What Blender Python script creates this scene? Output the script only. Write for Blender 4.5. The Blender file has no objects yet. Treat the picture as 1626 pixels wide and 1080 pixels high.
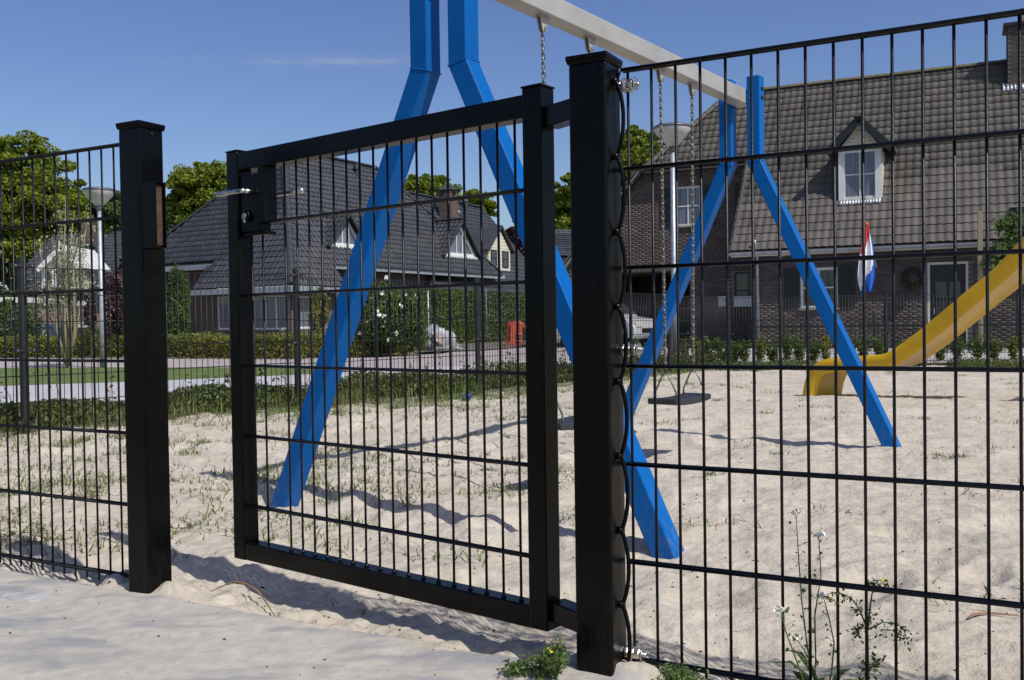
import bpy, bmesh, math, random
import numpy as np
from mathutils import Vector, Matrix, Quaternion, Euler
from bpy_extras.node_shader_utils import PrincipledBSDFWrapper
random.seed(7); rng = np.random.default_rng(7)
R = math.radians
scene = bpy.context.scene
COL = scene.collection

# ------------------------------------------------------------ camera
F_PX = 1515.0
CAM = Vector((0, 0, 0.75))
PITCH, ROLL = R(-1.10), R(-0.83)
cam_d = bpy.data.cameras.new('camera'); cam = bpy.data.objects.new('camera', cam_d); COL.objects.link(cam)
cam_d.sensor_width = 36; cam_d.lens = F_PX / 1626 * 36; cam_d.clip_start = 0.05; cam_d.clip_end = 3000
cam.location = CAM
CR = (Matrix.Rotation(R(90) + PITCH, 3, 'X') @ Matrix.Rotation(ROLL, 3, 'Z'))
cam.rotation_euler = CR.to_euler()
scene.camera = cam
# ------------------------------------------------------------ light
SUN_EL, SUN_AZ = R(50), R(136.5)
SDIR = Vector((math.cos(SUN_EL) * math.sin(SUN_AZ), math.cos(SUN_EL) * math.cos(SUN_AZ), math.sin(SUN_EL)))
w = bpy.data.worlds.new('World'); scene.world = w; w.use_nodes = True
nt = w.node_tree; nt.nodes.clear()
wo = nt.nodes.new('ShaderNodeOutputWorld'); bg = nt.nodes.new('ShaderNodeBackground')
sky = nt.nodes.new('ShaderNodeTexSky'); sky.sky_type = 'NISHITA'; sky.sun_disc = False
sky.sun_elevation = SUN_EL; sky.sun_rotation = SUN_AZ
sky.air_density = 1.0; sky.dust_density = 1.3; sky.ozone_density = 3.0; sky.altitude = 0
bg.inputs['Strength'].default_value = 0.118
hs = nt.nodes.new('ShaderNodeHueSaturation'); hs.inputs['Saturation'].default_value = 1.16; hs.inputs['Hue'].default_value = 0.515
nt.links.new(sky.outputs[0], hs.inputs['Color'])
nt.links.new(hs.outputs[0], bg.inputs['Color']); nt.links.new(bg.outputs[0], wo.inputs['Surface'])
sun_d = bpy.data.lights.new('sun', 'SUN'); sun_d.energy = 4.6; sun_d.angle = R(0.53); sun_d.color = (1.0, 0.965, 0.91)
sun = bpy.data.objects.new('sun', sun_d); COL.objects.link(sun)
sun.rotation_euler = SDIR.to_track_quat('Z', 'Y').to_euler()
sun.location = (3, -4, 8)
scene.view_settings.view_transform = 'Standard'; scene.view_settings.look = 'None'
scene.view_settings.exposure = 0.0; scene.view_settings.gamma = 1.0; scene.view_settings.use_curve_mapping = False

# ------------------------------------------------------------ measuring helpers (a measured pixel and a distance give a place)
def ray(px, py):
    d = CR @ Vector(((px - 813) / F_PX, (540 - py) / F_PX, -1)); return d
def W(px, py, Y):
    d = ray(px, py); return CAM + d * (Y / d.y)
def G(px, py, z=0.0):
    d = ray(px, py); return CAM + d * ((z - CAM.z) / d.z)
def PL(px, py, p, n):
    d = ray(px, py); return CAM + d * ((Vector(p) - CAM).dot(n) / d.dot(n))

# ------------------------------------------------------------ numpy value noise
def vnoise(x, y, seed=0):
    xi = np.floor(x).astype(np.int64); yi = np.floor(y).astype(np.int64)
    fx = x - xi; fy = y - yi
    fx = fx * fx * fx * (fx * (fx * 6 - 15) + 10); fy = fy * fy * fy * (fy * (fy * 6 - 15) + 10)
    def h(a, b):
        n = (a * 374761393 + b * 668265263 + seed * 974634777) & 0xFFFFFFFF
        n = ((n ^ (n >> 13)) * 1274126177) & 0xFFFFFFFF
        return ((n ^ (n >> 16)) & 0xFFFF) / 32768.0 - 1.0
    a = h(xi, yi); b = h(xi + 1, yi); c = h(xi, yi + 1); d = h(xi + 1, yi + 1)
    return (a * (1 - fx) + b * fx) * (1 - fy) + (c * (1 - fx) + d * fx) * fy
def fbm(x, y, sc, oct=3, seed=0):
    s = 0; a = 1; t = 0
    for i in range(oct):
        s = s + a * vnoise(x / sc + 13.7 * i, y / sc - 7.1 * i, seed + i); t += a; a *= 0.5; sc *= 0.5
    return s / t
def sstep(a, b, x):
    t = np.clip((x - a) / (b - a), 0, 1); return t * t * (3 - 2 * t)

# ------------------------------------------------------------ materials
MATS = {}
def mat(name, col, rough=0.7, metal=0.0, var=0.12, nscale=6.0, bump=0.0, bscale=40.0, spec=0.5, coat=0.0, col2=None,
        island=0.0, objrand=0.0, detail=4.0, coord='Object', dirt=0.0, aniso=None):
    m = bpy.data.materials.new(name); m.use_nodes = True; t = m.node_tree; N = t.nodes; L = t.links
    b = N['Principled BSDF']
    b.inputs['Roughness'].default_value = rough; b.inputs['Metallic'].default_value = metal
    b.inputs['Specular IOR Level'].default_value = spec; b.inputs['Coat Weight'].default_value = coat
    tc = N.new('ShaderNodeNewGeometry'); src = tc.outputs['Position']
    mp = N.new('ShaderNodeMapping'); L.new(src, mp.inputs[0])
    if aniso: mp.inputs['Scale'].default_value = aniso
    n = N.new('ShaderNodeTexNoise'); n.inputs['Scale'].default_value = nscale; n.inputs['Detail'].default_value = detail
    L.new(mp.outputs[0], n.inputs[0])
    c2 = col2 if col2 else tuple(c * (1 - var * 2) for c in col)
    c1 = col if col2 else tuple(min(1, c * (1 + var)) for c in col)
    mx = N.new('ShaderNodeMix'); mx.data_type = 'RGBA'
    rp = N.new('ShaderNodeMapRange'); rp.inputs[1].default_value = 0.35; rp.inputs[2].default_value = 0.65
    L.new(n.outputs[0], rp.inputs[0]); L.new(rp.outputs[0], mx.inputs[0])
    mx.inputs[6].default_value = (*c1, 1); mx.inputs[7].default_value = (*c2, 1)
    out = mx.outputs[2]
    if island or objrand:
        geo = N.new('ShaderNodeNewGeometry'); oi = N.new('ShaderNodeObjectInfo')
        ad = N.new('ShaderNodeMath'); ad.operation = 'ADD'; L.new(geo.outputs['Random Per Island'], ad.inputs[0])
        if objrand: L.new(oi.outputs['Random'], ad.inputs[1])
        else: ad.inputs[1].default_value = 0
        fr = N.new('ShaderNodeMath'); fr.operation = 'FRACT'; L.new(ad.outputs[0], fr.inputs[0])
        mr = N.new('ShaderNodeMapRange'); amt = island or objrand
        mr.inputs[3].default_value = 1 - amt; mr.inputs[4].default_value = 1 + amt; L.new(fr.outputs[0], mr.inputs[0])
        vm = N.new('ShaderNodeVectorMath'); vm.operation = 'SCALE'; L.new(out, vm.inputs[0]); L.new(mr.outputs[0], vm.inputs[3])
        out = vm.outputs[0]
    if dirt:
        n3 = N.new('ShaderNodeTexNoise'); n3.inputs['Scale'].default_value = 60; n3.inputs['Detail'].default_value = 6
        L.new(src, n3.inputs[0]); m3 = N.new('ShaderNodeMapRange'); m3.inputs[1].default_value = .58; m3.inputs[2].default_value = .75
        m3.inputs[4].default_value = dirt; L.new(n3.outputs[0], m3.inputs[0])
        mx3 = N.new('ShaderNodeMix'); mx3.data_type = 'RGBA'; L.new(m3.outputs[0], mx3.inputs[0]); L.new(out, mx3.inputs[6])
        mx3.inputs[7].default_value = (.3, .27, .22, 1); out = mx3.outputs[2]
    L.new(out, b.inputs['Base Color'])
    if bump:
        nb = N.new('ShaderNodeTexNoise'); nb.inputs['Scale'].default_value = bscale; nb.inputs['Detail'].default_value = 6
        L.new(mp.outputs[0], nb.inputs[0]); bp = N.new('ShaderNodeBump'); bp.inputs['Strength'].default_value = min(1, bump)
        bp.inputs['Distance'].default_value = 0.02; L.new(nb.outputs[0], bp.inputs['Height']); L.new(bp.outputs[0], b.inputs['Normal'])
        MATS[name + '_b'] = bp
    MATS[name] = m; return m
def leafmat(name, col, col2, trans=0.35, island=0.25, rough=.5):
    m = mat(name, col, rough, var=0, col2=col2, nscale=0.9, island=island, spec=.35)
    t = m.node_tree; N = t.nodes; L = t.links; b = N['Principled BSDF']; o = [x for x in N if x.type == 'OUTPUT_MATERIAL'][0]
    tr = N.new('ShaderNodeBsdfTranslucent'); ms = N.new('ShaderNodeMixShader'); ms.inputs[0].default_value = trans
    L.new(b.inputs['Base Color'].links[0].from_socket, tr.inputs[0]); L.new(b.outputs[0], ms.inputs[1]); L.new(tr.outputs[0], ms.inputs[2])
    L.new(ms.outputs[0], o.inputs[0]); return m

M = {}
M['black'] = mat('black_paint', (.0012, .0014, .0016), .27, var=.25, nscale=5, bump=.07, bscale=220, spec=.16, dirt=.012)
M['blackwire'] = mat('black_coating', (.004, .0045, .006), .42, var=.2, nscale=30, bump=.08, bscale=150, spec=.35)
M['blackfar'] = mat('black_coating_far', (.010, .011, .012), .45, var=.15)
M['steel'] = mat('zinc_steel', (.62, .61, .58), .28, 1.0, var=.12, nscale=40, bump=.1, bscale=200)
M['chain'] = mat('galvanised_chain', (.26, .245, .21), .45, .85, var=.25, nscale=60)
M['rust'] = mat('rusty_latch_plate', (.055, .030, .020), .8, .2, col2=(.085, .058, .035), nscale=25, bump=.3)
M['blue'] = mat('blue_paint', (.0008, .098, .345), .36, var=.05, nscale=3, bump=.05, bscale=90, spec=.14, dirt=.03)
M['alu'] = mat('grey_beam_coating', (.35, .34, .32), .45, .1, var=.07, nscale=4, bump=.08, bscale=60, dirt=.1)
M['rubber'] = mat('swing_rubber', (.022, .023, .028), .6, var=.15, nscale=20, bump=.2, bscale=120)
M['yellow'] = mat('yellow_plastic', (.66, .385, .004), .38, var=.06, nscale=3, spec=.45, bump=.03, bscale=30, dirt=.07)
M['galv'] = mat('galvanised_pole', (.36, .38, .41), .45, .55, var=.1, nscale=12, bump=.1)
M['lampcap'] = mat('lamp_cap_grey', (.12, .13, .14), .4, .3)
M['lampbowl'] = mat('lamp_bowl_frosted', (.55, .55, .52), .3, var=.05, nscale=4)
M['soil'] = mat('dark_soil', (.085, .07, .052), .95, col2=(.15, .13, .10), nscale=3, bump=.8, bscale=20)
M['lawn'] = mat('mown_lawn', (.085, .125, .022), .9, col2=(.105, .145, .028), nscale=1.5, bump=1, bscale=60)
M['verge'] = mat('rough_ground', (.12, .13, .07), .95, col2=(.20, .18, .13), nscale=.6, bump=.7, bscale=15)
M['paver'] = mat('grey_paver', (.345, .34, .335), .85, var=.15, nscale=10, bump=.4, bscale=60, objrand=.15, island=.15)
M['kerb'] = mat('concrete_kerb', (.26, .25, .23), .85, var=.12, nscale=8, bump=.4, bscale=50)
M['glass'] = mat('window_glass', (.03, .035, .045), .04, var=.1, nscale=2, spec=.8)
M['curtain'] = mat('window_glass_with_curtain', (.13, .15, .19), .12, var=.25, nscale=3, aniso=(14, 14, .3), spec=.7)
M['white'] = mat('white_paint', (.60, .605, .59), .45, var=.05, nscale=3)
M['cream'] = mat('cream_paint', (.60, .57, .47), .5, var=.05, nscale=3)
M['zinc'] = mat('zinc_gutter', (.33, .36, .39), .45, .35, var=.1, nscale=5)
M['shutter'] = mat('dark_green_shutter', (.005, .009, .009), .5, var=.2)
M['door'] = mat('dark_door', (.010, .012, .013), .35, var=.2)
M['mortar'] = mat('mortar', (.17, .155, .14), .95, var=.12, nscale=10)
M['brick'] = mat('brown_brick', (.070, .052, .045), .88, col2=(.096, .076, .069), nscale=2.5, bump=.4, bscale=60, island=.26, objrand=.26)
M['brick2'] = mat('pinkish_brick', (.22, .13, .10), .9, col2=(.28, .19, .16), nscale=2.0, island=.3)
M['tile'] = mat('brown_grey_roof_tile', (.066, .058, .050), .78, col2=(.092, .080, .069), nscale=.9, bump=.35, bscale=30, island=.17, objrand=.17, dirt=.12)
M['tiledark'] = mat('anthracite_roof_tile', (.040, .041, .046), .42, col2=(.054, .054, .058), nscale=1.2, island=.16, objrand=.16, spec=.5)
M['under'] = mat('roof_underlay', (.02, .019, .018), .9)
M['moss'] = mat('mossy_ridge_tile', (.12, .105, .045), .9, col2=(.085, .078, .066), nscale=1.1, bump=.4, bscale=30, island=.2)
M['lead'] = mat('lead_flashing', (.50, .52, .54), .35, .5, var=.2, nscale=9, bump=.6, bscale=18)
M['ridge'] = mat('anthracite_ridge_tile', (.035, .036, .04), .5, island=.2)
M['wood'] = mat('weathered_wood', (.30, .25, .15), .85, col2=(.22, .22, .13), nscale=6, bump=.4, aniso=(6, 6, 1))
M['bark'] = mat('bark', (.09, .07, .05), .95, var=.3, nscale=8, bump=.8, bscale=25)
M['oak'] = leafmat('leaf_fresh_green', (.20, .235, .018), (.115, .165, .018))
M['darkleaf'] = leafmat('leaf_mid_green', (.085, .135, .024), (.055, .095, .02))
M['olive'] = leafmat('leaf_yellow_green', (.22, .225, .035), (.14, .155, .03))
M['hedge'] = leafmat('leaf_hedge', (.105, .150, .026), (.066, .105, .022))
M['ground_leaf'] = leafmat('leaf_groundcover', (.085, .115, .030), (.12, .14, .045))
M['blossom'] = leafmat('blossom_white', (.48, .46, .34), (.30, .32, .18), .3)
M['purple'] = leafmat('leaf_purple', (.055, .022, .026), (.035, .018, .02), .2)
M['grass'] = leafmat('grass_blade', (.115, .165, .030), (.17, .17, .06), .3)
M['weed'] = leafmat('weed_leaf', (.10, .17, .04), (.13, .18, .055), .35)
M['flower'] = mat('white_petals', (.8, .79, .72), .6)
M['petal'] = mat('yellow_petals', (.72, .58, .02), .6)
M['wrapper'] = mat('dark_blue_wrapper', (.01, .035, .14), .5)
M['crumb'] = mat('bark_crumb', (.09, .065, .05), .9, var=.4, nscale=9)
M['chimbrick'] = mat('brown_chimney_brick', (.10, .075, .06), .9, var=.2)
M['twig'] = mat('dry_root', (.25, .15, .085), .85, var=.25, nscale=20, bump=.4)
M['orange'] = mat('orange_plastic', (.50, .09, .035), .6)
M['bagwhite'] = mat('white_woven_bag', (.30, .305, .32), .6, var=.25, nscale=6, bump=.6, bscale=20)
M['rubble'] = mat('brick_rubble', (.24, .13, .09), .9, col2=(.38, .33, .28), nscale=6, bump=.6)
M['redflag'] = mat('flag_red', (.50, .022, .018), .75, var=.08)
M['whiteflag'] = mat('flag_white', (.74, .74, .76), .75, var=.05)
M['blueflag'] = mat('flag_blue', (.012, .11, .46), .75, var=.08)
M['carsilver'] = mat('silver_car_paint', (.62, .63, .65), .35, .3, var=.03, coat=.6)
M['carblue'] = mat('dark_blue_car_paint', (.010, .03, .08), .25, .3, var=.03, coat=.6)
M['tyre'] = mat('tyre_rubber', (.015, .015, .015), .8)
M['bigroad'] = mat('road_brick_paving', (.30, .255, .25), .9, col2=(.35, .30, .29), nscale=1.2, bump=.4, bscale=30)
M['asphalt'] = mat('grey_path_paving', (.36, .36, .37), .9, col2=(.41, .405, .41), nscale=1.5, bump=.4, bscale=40)
M['lightpave'] = mat('light_paving', (.36, .35, .34), .9, col2=(.42, .40, .385), nscale=.8, bump=.3)
M['darkwood'] = mat('dark_wreath', (.02, .018, .014), .9)
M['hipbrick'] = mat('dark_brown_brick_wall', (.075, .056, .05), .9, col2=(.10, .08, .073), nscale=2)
M['cladding'] = mat('cream_boards', (.60, .57, .46), .55, var=.04)

def splash(m, height, amt, col=(.34, .29, .23)):
    """sand dust stuck to the foot of a painted part"""
    t = m.node_tree; N = t.nodes; L = t.links; b = N['Principled BSDF']; src = b.inputs['Base Color'].links[0].from_socket
    geo = N.new('ShaderNodeNewGeometry'); sp = N.new('ShaderNodeSeparateXYZ'); L.new(geo.outputs['Position'], sp.inputs[0])
    mr = N.new('ShaderNodeMapRange'); mr.inputs[1].default_value = height; mr.inputs[2].default_value = 0.0; mr.inputs[3].default_value = .0; mr.inputs[4].default_value = 1; L.new(sp.outputs[2], mr.inputs[0])
    mp = N.new('ShaderNodeMapping'); mp.inputs['Scale'].default_value = (1, 1, .35); L.new(geo.outputs['Position'], mp.inputs[0])
    n = N.new('ShaderNodeTexNoise'); n.inputs['Scale'].default_value = 55; n.inputs['Detail'].default_value = 7; n.inputs['Roughness'].default_value = .7; L.new(mp.outputs[0], n.inputs[0])
    r2 = N.new('ShaderNodeMapRange'); r2.inputs[1].default_value = .46; r2.inputs[2].default_value = .72; L.new(n.outputs[0], r2.inputs[0])
    pw = N.new('ShaderNodeMath'); pw.operation = 'POWER'; pw.inputs[1].default_value = 1.6; L.new(mr.outputs[0], pw.inputs[0])
    ad = N.new('ShaderNodeMath'); ad.operation = 'ADD'; ad.inputs[1].default_value = .07; L.new(pw.outputs[0], ad.inputs[0])
    mu = N.new('ShaderNodeMath'); mu.operation = 'MULTIPLY'; L.new(ad.outputs[0], mu.inputs[0]); L.new(r2.outputs[0], mu.inputs[1])
    m2 = N.new('ShaderNodeMath'); m2.operation = 'MULTIPLY'; m2.inputs[1].default_value = amt; L.new(mu.outputs[0], m2.inputs[0])
    mx = N.new('ShaderNodeMix'); mx.data_type = 'RGBA'; L.new(m2.outputs[0], mx.inputs[0]); L.new(src, mx.inputs[6]); mx.inputs[7].default_value = (*col, 1); L.new(mx.outputs[2], b.inputs['Base Color'])
splash(M['black'], .30, .035); splash(M['blue'], .30, .16, (.34, .31, .27)); splash(M['yellow'], .35, .3)
# sand: dry pale sand with fine grain, small dark specks
def sand_mat(name, base, base2, dust=False):
    m = mat(name, base, .95, var=0, col2=base2, nscale=1.6, spec=.15)
    t = m.node_tree; N = t.nodes; L = t.links; b = N['Principled BSDF']; src = b.inputs['Base Color'].links[0].from_socket
    geo = N.new('ShaderNodeNewGeometry'); P = geo.outputs['Position']
    n1 = N.new('ShaderNodeTexNoise'); n1.inputs['Scale'].default_value = 24; n1.inputs['Detail'].default_value = 8; L.new(P, n1.inputs[0])
    r1 = N.new('ShaderNodeMapRange'); r1.inputs[1].default_value = .3; r1.inputs[2].default_value = .7; r1.inputs[3].default_value = .86; r1.inputs[4].default_value = 1.1
    L.new(n1.outputs[0], r1.inputs[0])
    v = N.new('ShaderNodeVectorMath'); v.operation = 'SCALE'; L.new(src, v.inputs[0]); L.new(r1.outputs[0], v.inputs[3])
    n2 = N.new('ShaderNodeTexNoise'); n2.inputs['Scale'].default_value = 55; n2.inputs['Detail'].default_value = 3; L.new(P, n2.inputs[0])
    r2 = N.new('ShaderNodeMapRange'); r2.inputs[1].default_value = .70; r2.inputs[2].default_value = .76; r2.inputs[4].default_value = .6; L.new(n2.outputs[0], r2.inputs[0])
    mx = N.new('ShaderNodeMix'); mx.data_type = 'RGBA'; L.new(r2.outputs[0], mx.inputs[0]); L.new(v.outputs[0], mx.inputs[6]); mx.inputs[7].default_value = (.13, .09, .06, 1)
    fin = mx.outputs[2]
    if dust:
        mp = N.new('ShaderNodeMapping'); mp.inputs['Rotation'].default_value = (0, 0, R(28)); mp.inputs['Scale'].default_value = (2.2, 5.5, 1); L.new(P, mp.inputs[0])
        n5 = N.new('ShaderNodeTexNoise'); n5.inputs['Scale'].default_value = 1.3; n5.inputs['Detail'].default_value = 6; n5.inputs['Distortion'].default_value = .5; L.new(mp.outputs[0], n5.inputs[0])
        r5 = N.new('ShaderNodeMapRange'); r5.inputs[1].default_value = .50; r5.inputs[2].default_value = .62; r5.inputs[4].default_value = .85; L.new(n5.outputs[0], r5.inputs[0])
        m5 = N.new('ShaderNodeMix'); m5.data_type = 'RGBA'; L.new(r5.outputs[0], m5.inputs[0]); L.new(fin, m5.inputs[6]); m5.inputs[7].default_value = (.235, .24, .25, 1); fin = m5.outputs[2]
    L.new(fin, b.inputs['Base Color'])
    n3 = N.new('ShaderNodeTexNoise'); n3.inputs['Scale'].default_value = 38; n3.inputs['Detail'].default_value = 9; n3.inputs['Roughness'].default_value = .62; L.new(P, n3.inputs[0])
    n4 = N.new('ShaderNodeTexNoise'); n4.inputs['Scale'].default_value = 700; n4.inputs['Detail'].default_value = 2; L.new(P, n4.inputs[0])
    b1 = N.new('ShaderNodeBump'); b1.inputs['Strength'].default_value = .20 if dust else .50; b1.inputs['Distance'].default_value = .03; L.new(n3.outputs[0], b1.inputs['Height'])
    b2 = N.new('ShaderNodeBump'); b2.inputs['Strength'].default_value = .45; b2.inputs['Distance'].default_value = .0012; L.new(n4.outputs[0], b2.inputs['Height'])
    L.new(b1.outputs[0], b2.inputs['Normal']); L.new(b2.outputs[0], b.inputs['Normal'])
    return m
M['sand'] = sand_mat('playground_sand', (.495, .440, .362), (.445, .392, .315))
M['sanddust'] = sand_mat('blown_sand_on_paving', (.43, .392, .340), (.40, .37, .325), True)

# ------------------------------------------------------------ object helpers
def tag(o, label=None, cat=None, group=None, kind=None):
    if label: o['label'] = label
    if cat: o['category'] = cat
    if group: o['group'] = group
    if kind: o['kind'] = kind
    return o
def empty(name, loc, label=None, cat=None, group=None, kind=None):
    o = bpy.data.objects.new(name, None); COL.objects.link(o); o.location = loc; o.empty_display_size = .1
    return tag(o, label, cat, group, kind)
def wloc(o):
    v = Vector((0, 0, 0))
    while o is not None: v = v + Vector(o.location); o = o.parent
    return v
def link(name, me, parent=None, loc=None, quat=None):
    o = bpy.data.objects.new(name, me); COL.objects.link(o)
    if parent is not None: o.parent = parent
    if loc is not None:
        o.location = Vector(loc) - (wloc(parent) if parent is not None else Vector((0, 0, 0)))
    if quat is not None: o.rotation_mode = 'QUATERNION'; o.rotation_quaternion = quat
    return o
def copy_tree(o, parent=None):
    c = o.copy(); COL.objects.link(c); c.parent = parent
    for ch in list(o.children): copy_tree(ch, c)
    return c
class MB:
    def __init__(s): s.v = []; s.f = []; s.m = []
    def add(s, vs, fs, mi=0):
        k = len(s.v); s.v += [Vector(v) for v in vs]; s.f += [tuple(i + k for i in f) for f in fs]; s.m += [mi] * len(fs); return s
    def box(s, c, sx, sy, sz, ax=None, mi=0):
        X, Y, Z = ax if ax else (Vector((1, 0, 0)), Vector((0, 1, 0)), Vector((0, 0, 1)))
        c = Vector(c); vs = []
        for i in (-1, 1):
            for j in (-1, 1):
                for k in (-1, 1): vs.append(c + X * (i * sx / 2) + Y * (j * sy / 2) + Z * (k * sz / 2))
        return s.add(vs, [(0, 1, 3, 2), (4, 6, 7, 5), (0, 4, 5, 1), (2, 3, 7, 6), (0, 2, 6, 4), (1, 5, 7, 3)], mi)
    def prism(s, poly, d, mi=0):          # polygon (3D points) pushed along vector d
        n = len(poly); d = Vector(d); a = [Vector(p) for p in poly]; b = [p + d for p in a]
        return s.add(a + b, [tuple(range(n))[::-1], tuple(range(n, 2 * n))] + [(i, (i + 1) % n, n + (i + 1) % n, n + i) for i in range(n)], mi)
    def tube(s, pts, r, n=8, caps=True, mi=0):
        pts = [Vector(p) for p in pts]; m = len(pts); rs = r if isinstance(r, (list, tuple)) else [r] * m
        vs = []; up = None
        for i, p in enumerate(pts):
            t = (pts[min(i + 1, m - 1)] - pts[max(i - 1, 0)]).normalized()
            if up is None:
                up = Vector((0, 0, 1)) if abs(t.z) < .9 else Vector((1, 0, 0))
            a = t.cross(up).normalized(); bb = a.cross(t).normalized(); up = bb
            for k in range(n):
                an = 2 * math.pi * k / n; vs.append(p + (a * math.cos(an) + bb * math.sin(an)) * rs[i])
        fs = [(i * n + k, i * n + (k + 1) % n, (i + 1) * n + (k + 1) % n, (i + 1) * n + k) for i in range(m - 1) for k in range(n)]
        if caps: fs += [tuple(range(n))[::-1], tuple((m - 1) * n + k for k in range(n))]
        return s.add(vs, fs, mi)
    def lathe(s, prof, c, n=24, axis=Vector((0, 0, 1)), mi=0):
        c = Vector(c); a = axis.orthogonal().normalized(); bb = axis.cross(a).normalized(); m = len(prof); vs = []
        for (r, h) in prof:
            for k in range(n):
                an = 2 * math.pi * k / n; vs.append(c + axis * h + (a * math.cos(an) + bb * math.sin(an)) * max(r, 1e-4))
        fs = [(i * n + k, i * n + (k + 1) % n, (i + 1) * n + (k + 1) % n, (i + 1) * n + k) for i in range(m - 1) for k in range(n)]
        fs += [tuple(range(n))[::-1], tuple((m - 1) * n + k for k in range(n))]
        return s.add(vs, fs, mi)
    def ball(s, c, r, n=8, mi=0): return s.lathe([(r * math.sin(math.pi * i / n), -r * math.cos(math.pi * i / n)) for i in range(n + 1)], c, n + 4, mi=mi)
    def mesh(s, name, mats, org=Vector((0, 0, 0)), smooth=False, recalc=True):
        me = bpy.data.meshes.new(name); me.from_pydata([tuple(v - org) for v in s.v], [], s.f)
        for mm in (mats if isinstance(mats, (list, tuple)) else [mats]): me.materials.append(mm)
        if any(s.m): me.polygons.foreach_set('material_index', s.m)
        if recalc:
            b = bmesh.new(); b.from_mesh(me); bmesh.ops.recalc_face_normals(b, faces=b.faces); b.to_mesh(me); b.free()
        if smooth: me.polygons.foreach_set('use_smooth', [True] * len(me.polygons))
        me.update(); return me
    def build(s, name, mats, parent=None, smooth=False, bevel=0, org=None, seg=2, recalc=True):
        if parent is not None: o0 = wloc(parent)
        else: o0 = Vector(org) if org is not None else Vector((0, 0, 0))
        me = s.mesh(name, mats, o0, smooth, recalc); o = bpy.data.objects.new(name, me); COL.objects.link(o)
        if parent is not None: o.parent = parent
        elif org is not None: o.location = org
        if bevel:
            md = o.modifiers.new('bevel', 'BEVEL'); md.width = bevel; md.segments = seg; md.limit_method = 'ANGLE'; md.angle_limit = R(35)
            md.harden_normals = False
        if smooth == 'auto':
            pass
        return o

def quads_mesh(name, P, A, B, material, shape='diamond', bend=0.0):
    """N leaves at P with half axes A (length) and B (width)"""
    n = len(P)
    if shape == 'diamond':
        V = np.stack([P - A, P + B, P + A, P - B], 1).reshape(-1, 3)
    else:
        V = np.stack([P - A - B, P - A + B, P + A + B, P + A - B], 1).reshape(-1, 3)
    me = bpy.data.meshes.new(name); me.vertices.add(4 * n); me.vertices.foreach_set('co', V.astype(np.float32).ravel())
    me.loops.add(4 * n); me.loops.foreach_set('vertex_index', np.arange(4 * n, dtype=np.int32))
    me.polygons.add(n); me.polygons.foreach_set('loop_start', np.arange(0, 4 * n, 4, dtype=np.int32))
    me.polygons.foreach_set('loop_total', np.full(n, 4, dtype=np.int32))
    me.materials.append(material); me.update(calc_edges=True); me.validate(); return me
def rnd_dirs(n, g=rng):
    v = g.normal(size=(n, 3)); return v / np.linalg.norm(v, axis=1)[:, None]
def leaves(name, P, size, material, parent=None, org=(0, 0, 0), elong=.6, up=0.0, jit=.35):
    n = len(P); A = rnd_dirs(n); A[:, 2] = A[:, 2] * (1 - .4 * up) + up * .6; A /= np.linalg.norm(A, axis=1)[:, None]
    B = np.cross(A, rnd_dirs(n)); B /= (np.linalg.norm(B, axis=1)[:, None] + 1e-9)
    s = size * (1 + jit * rng.normal(size=n)).clip(.4, 1.9)
    o0 = np.array(wloc(parent)) if parent is not None else np.array(org)
    me = quads_mesh(name, P - o0, A * (s / 2)[:, None], B * (s / 2 * elong)[:, None], material)
    o = bpy.data.objects.new(name, me); COL.objects.link(o)
    if parent is not None: o.parent = parent
    else: o.location = org
    return o
def blades(P, H, width, lean=.5):
    """grass blades: two-segment bent strips. returns verts, faces lists"""
    V = []; Fc = []
    for p, h in zip(P, H):
        a = random.uniform(0, 6.283); d = Vector((math.cos(a), math.sin(a), 0)); s = Vector((-d.y, d.x, 0)) * width / 2
        l = random.uniform(.1, lean) * h; p = Vector(p); k = len(V)
        V += [p - s, p + s, p + d * l * .4 + s * .8 + Vector((0, 0, h * .6)), p + d * l * .4 - s * .8 + Vector((0, 0, h * .6)), p + d * l * 1.3 + Vector((0, 0, h))]
        Fc += [(k, k + 1, k + 2, k + 3), (k + 3, k + 2, k + 4)]
    return V, Fc
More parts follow.
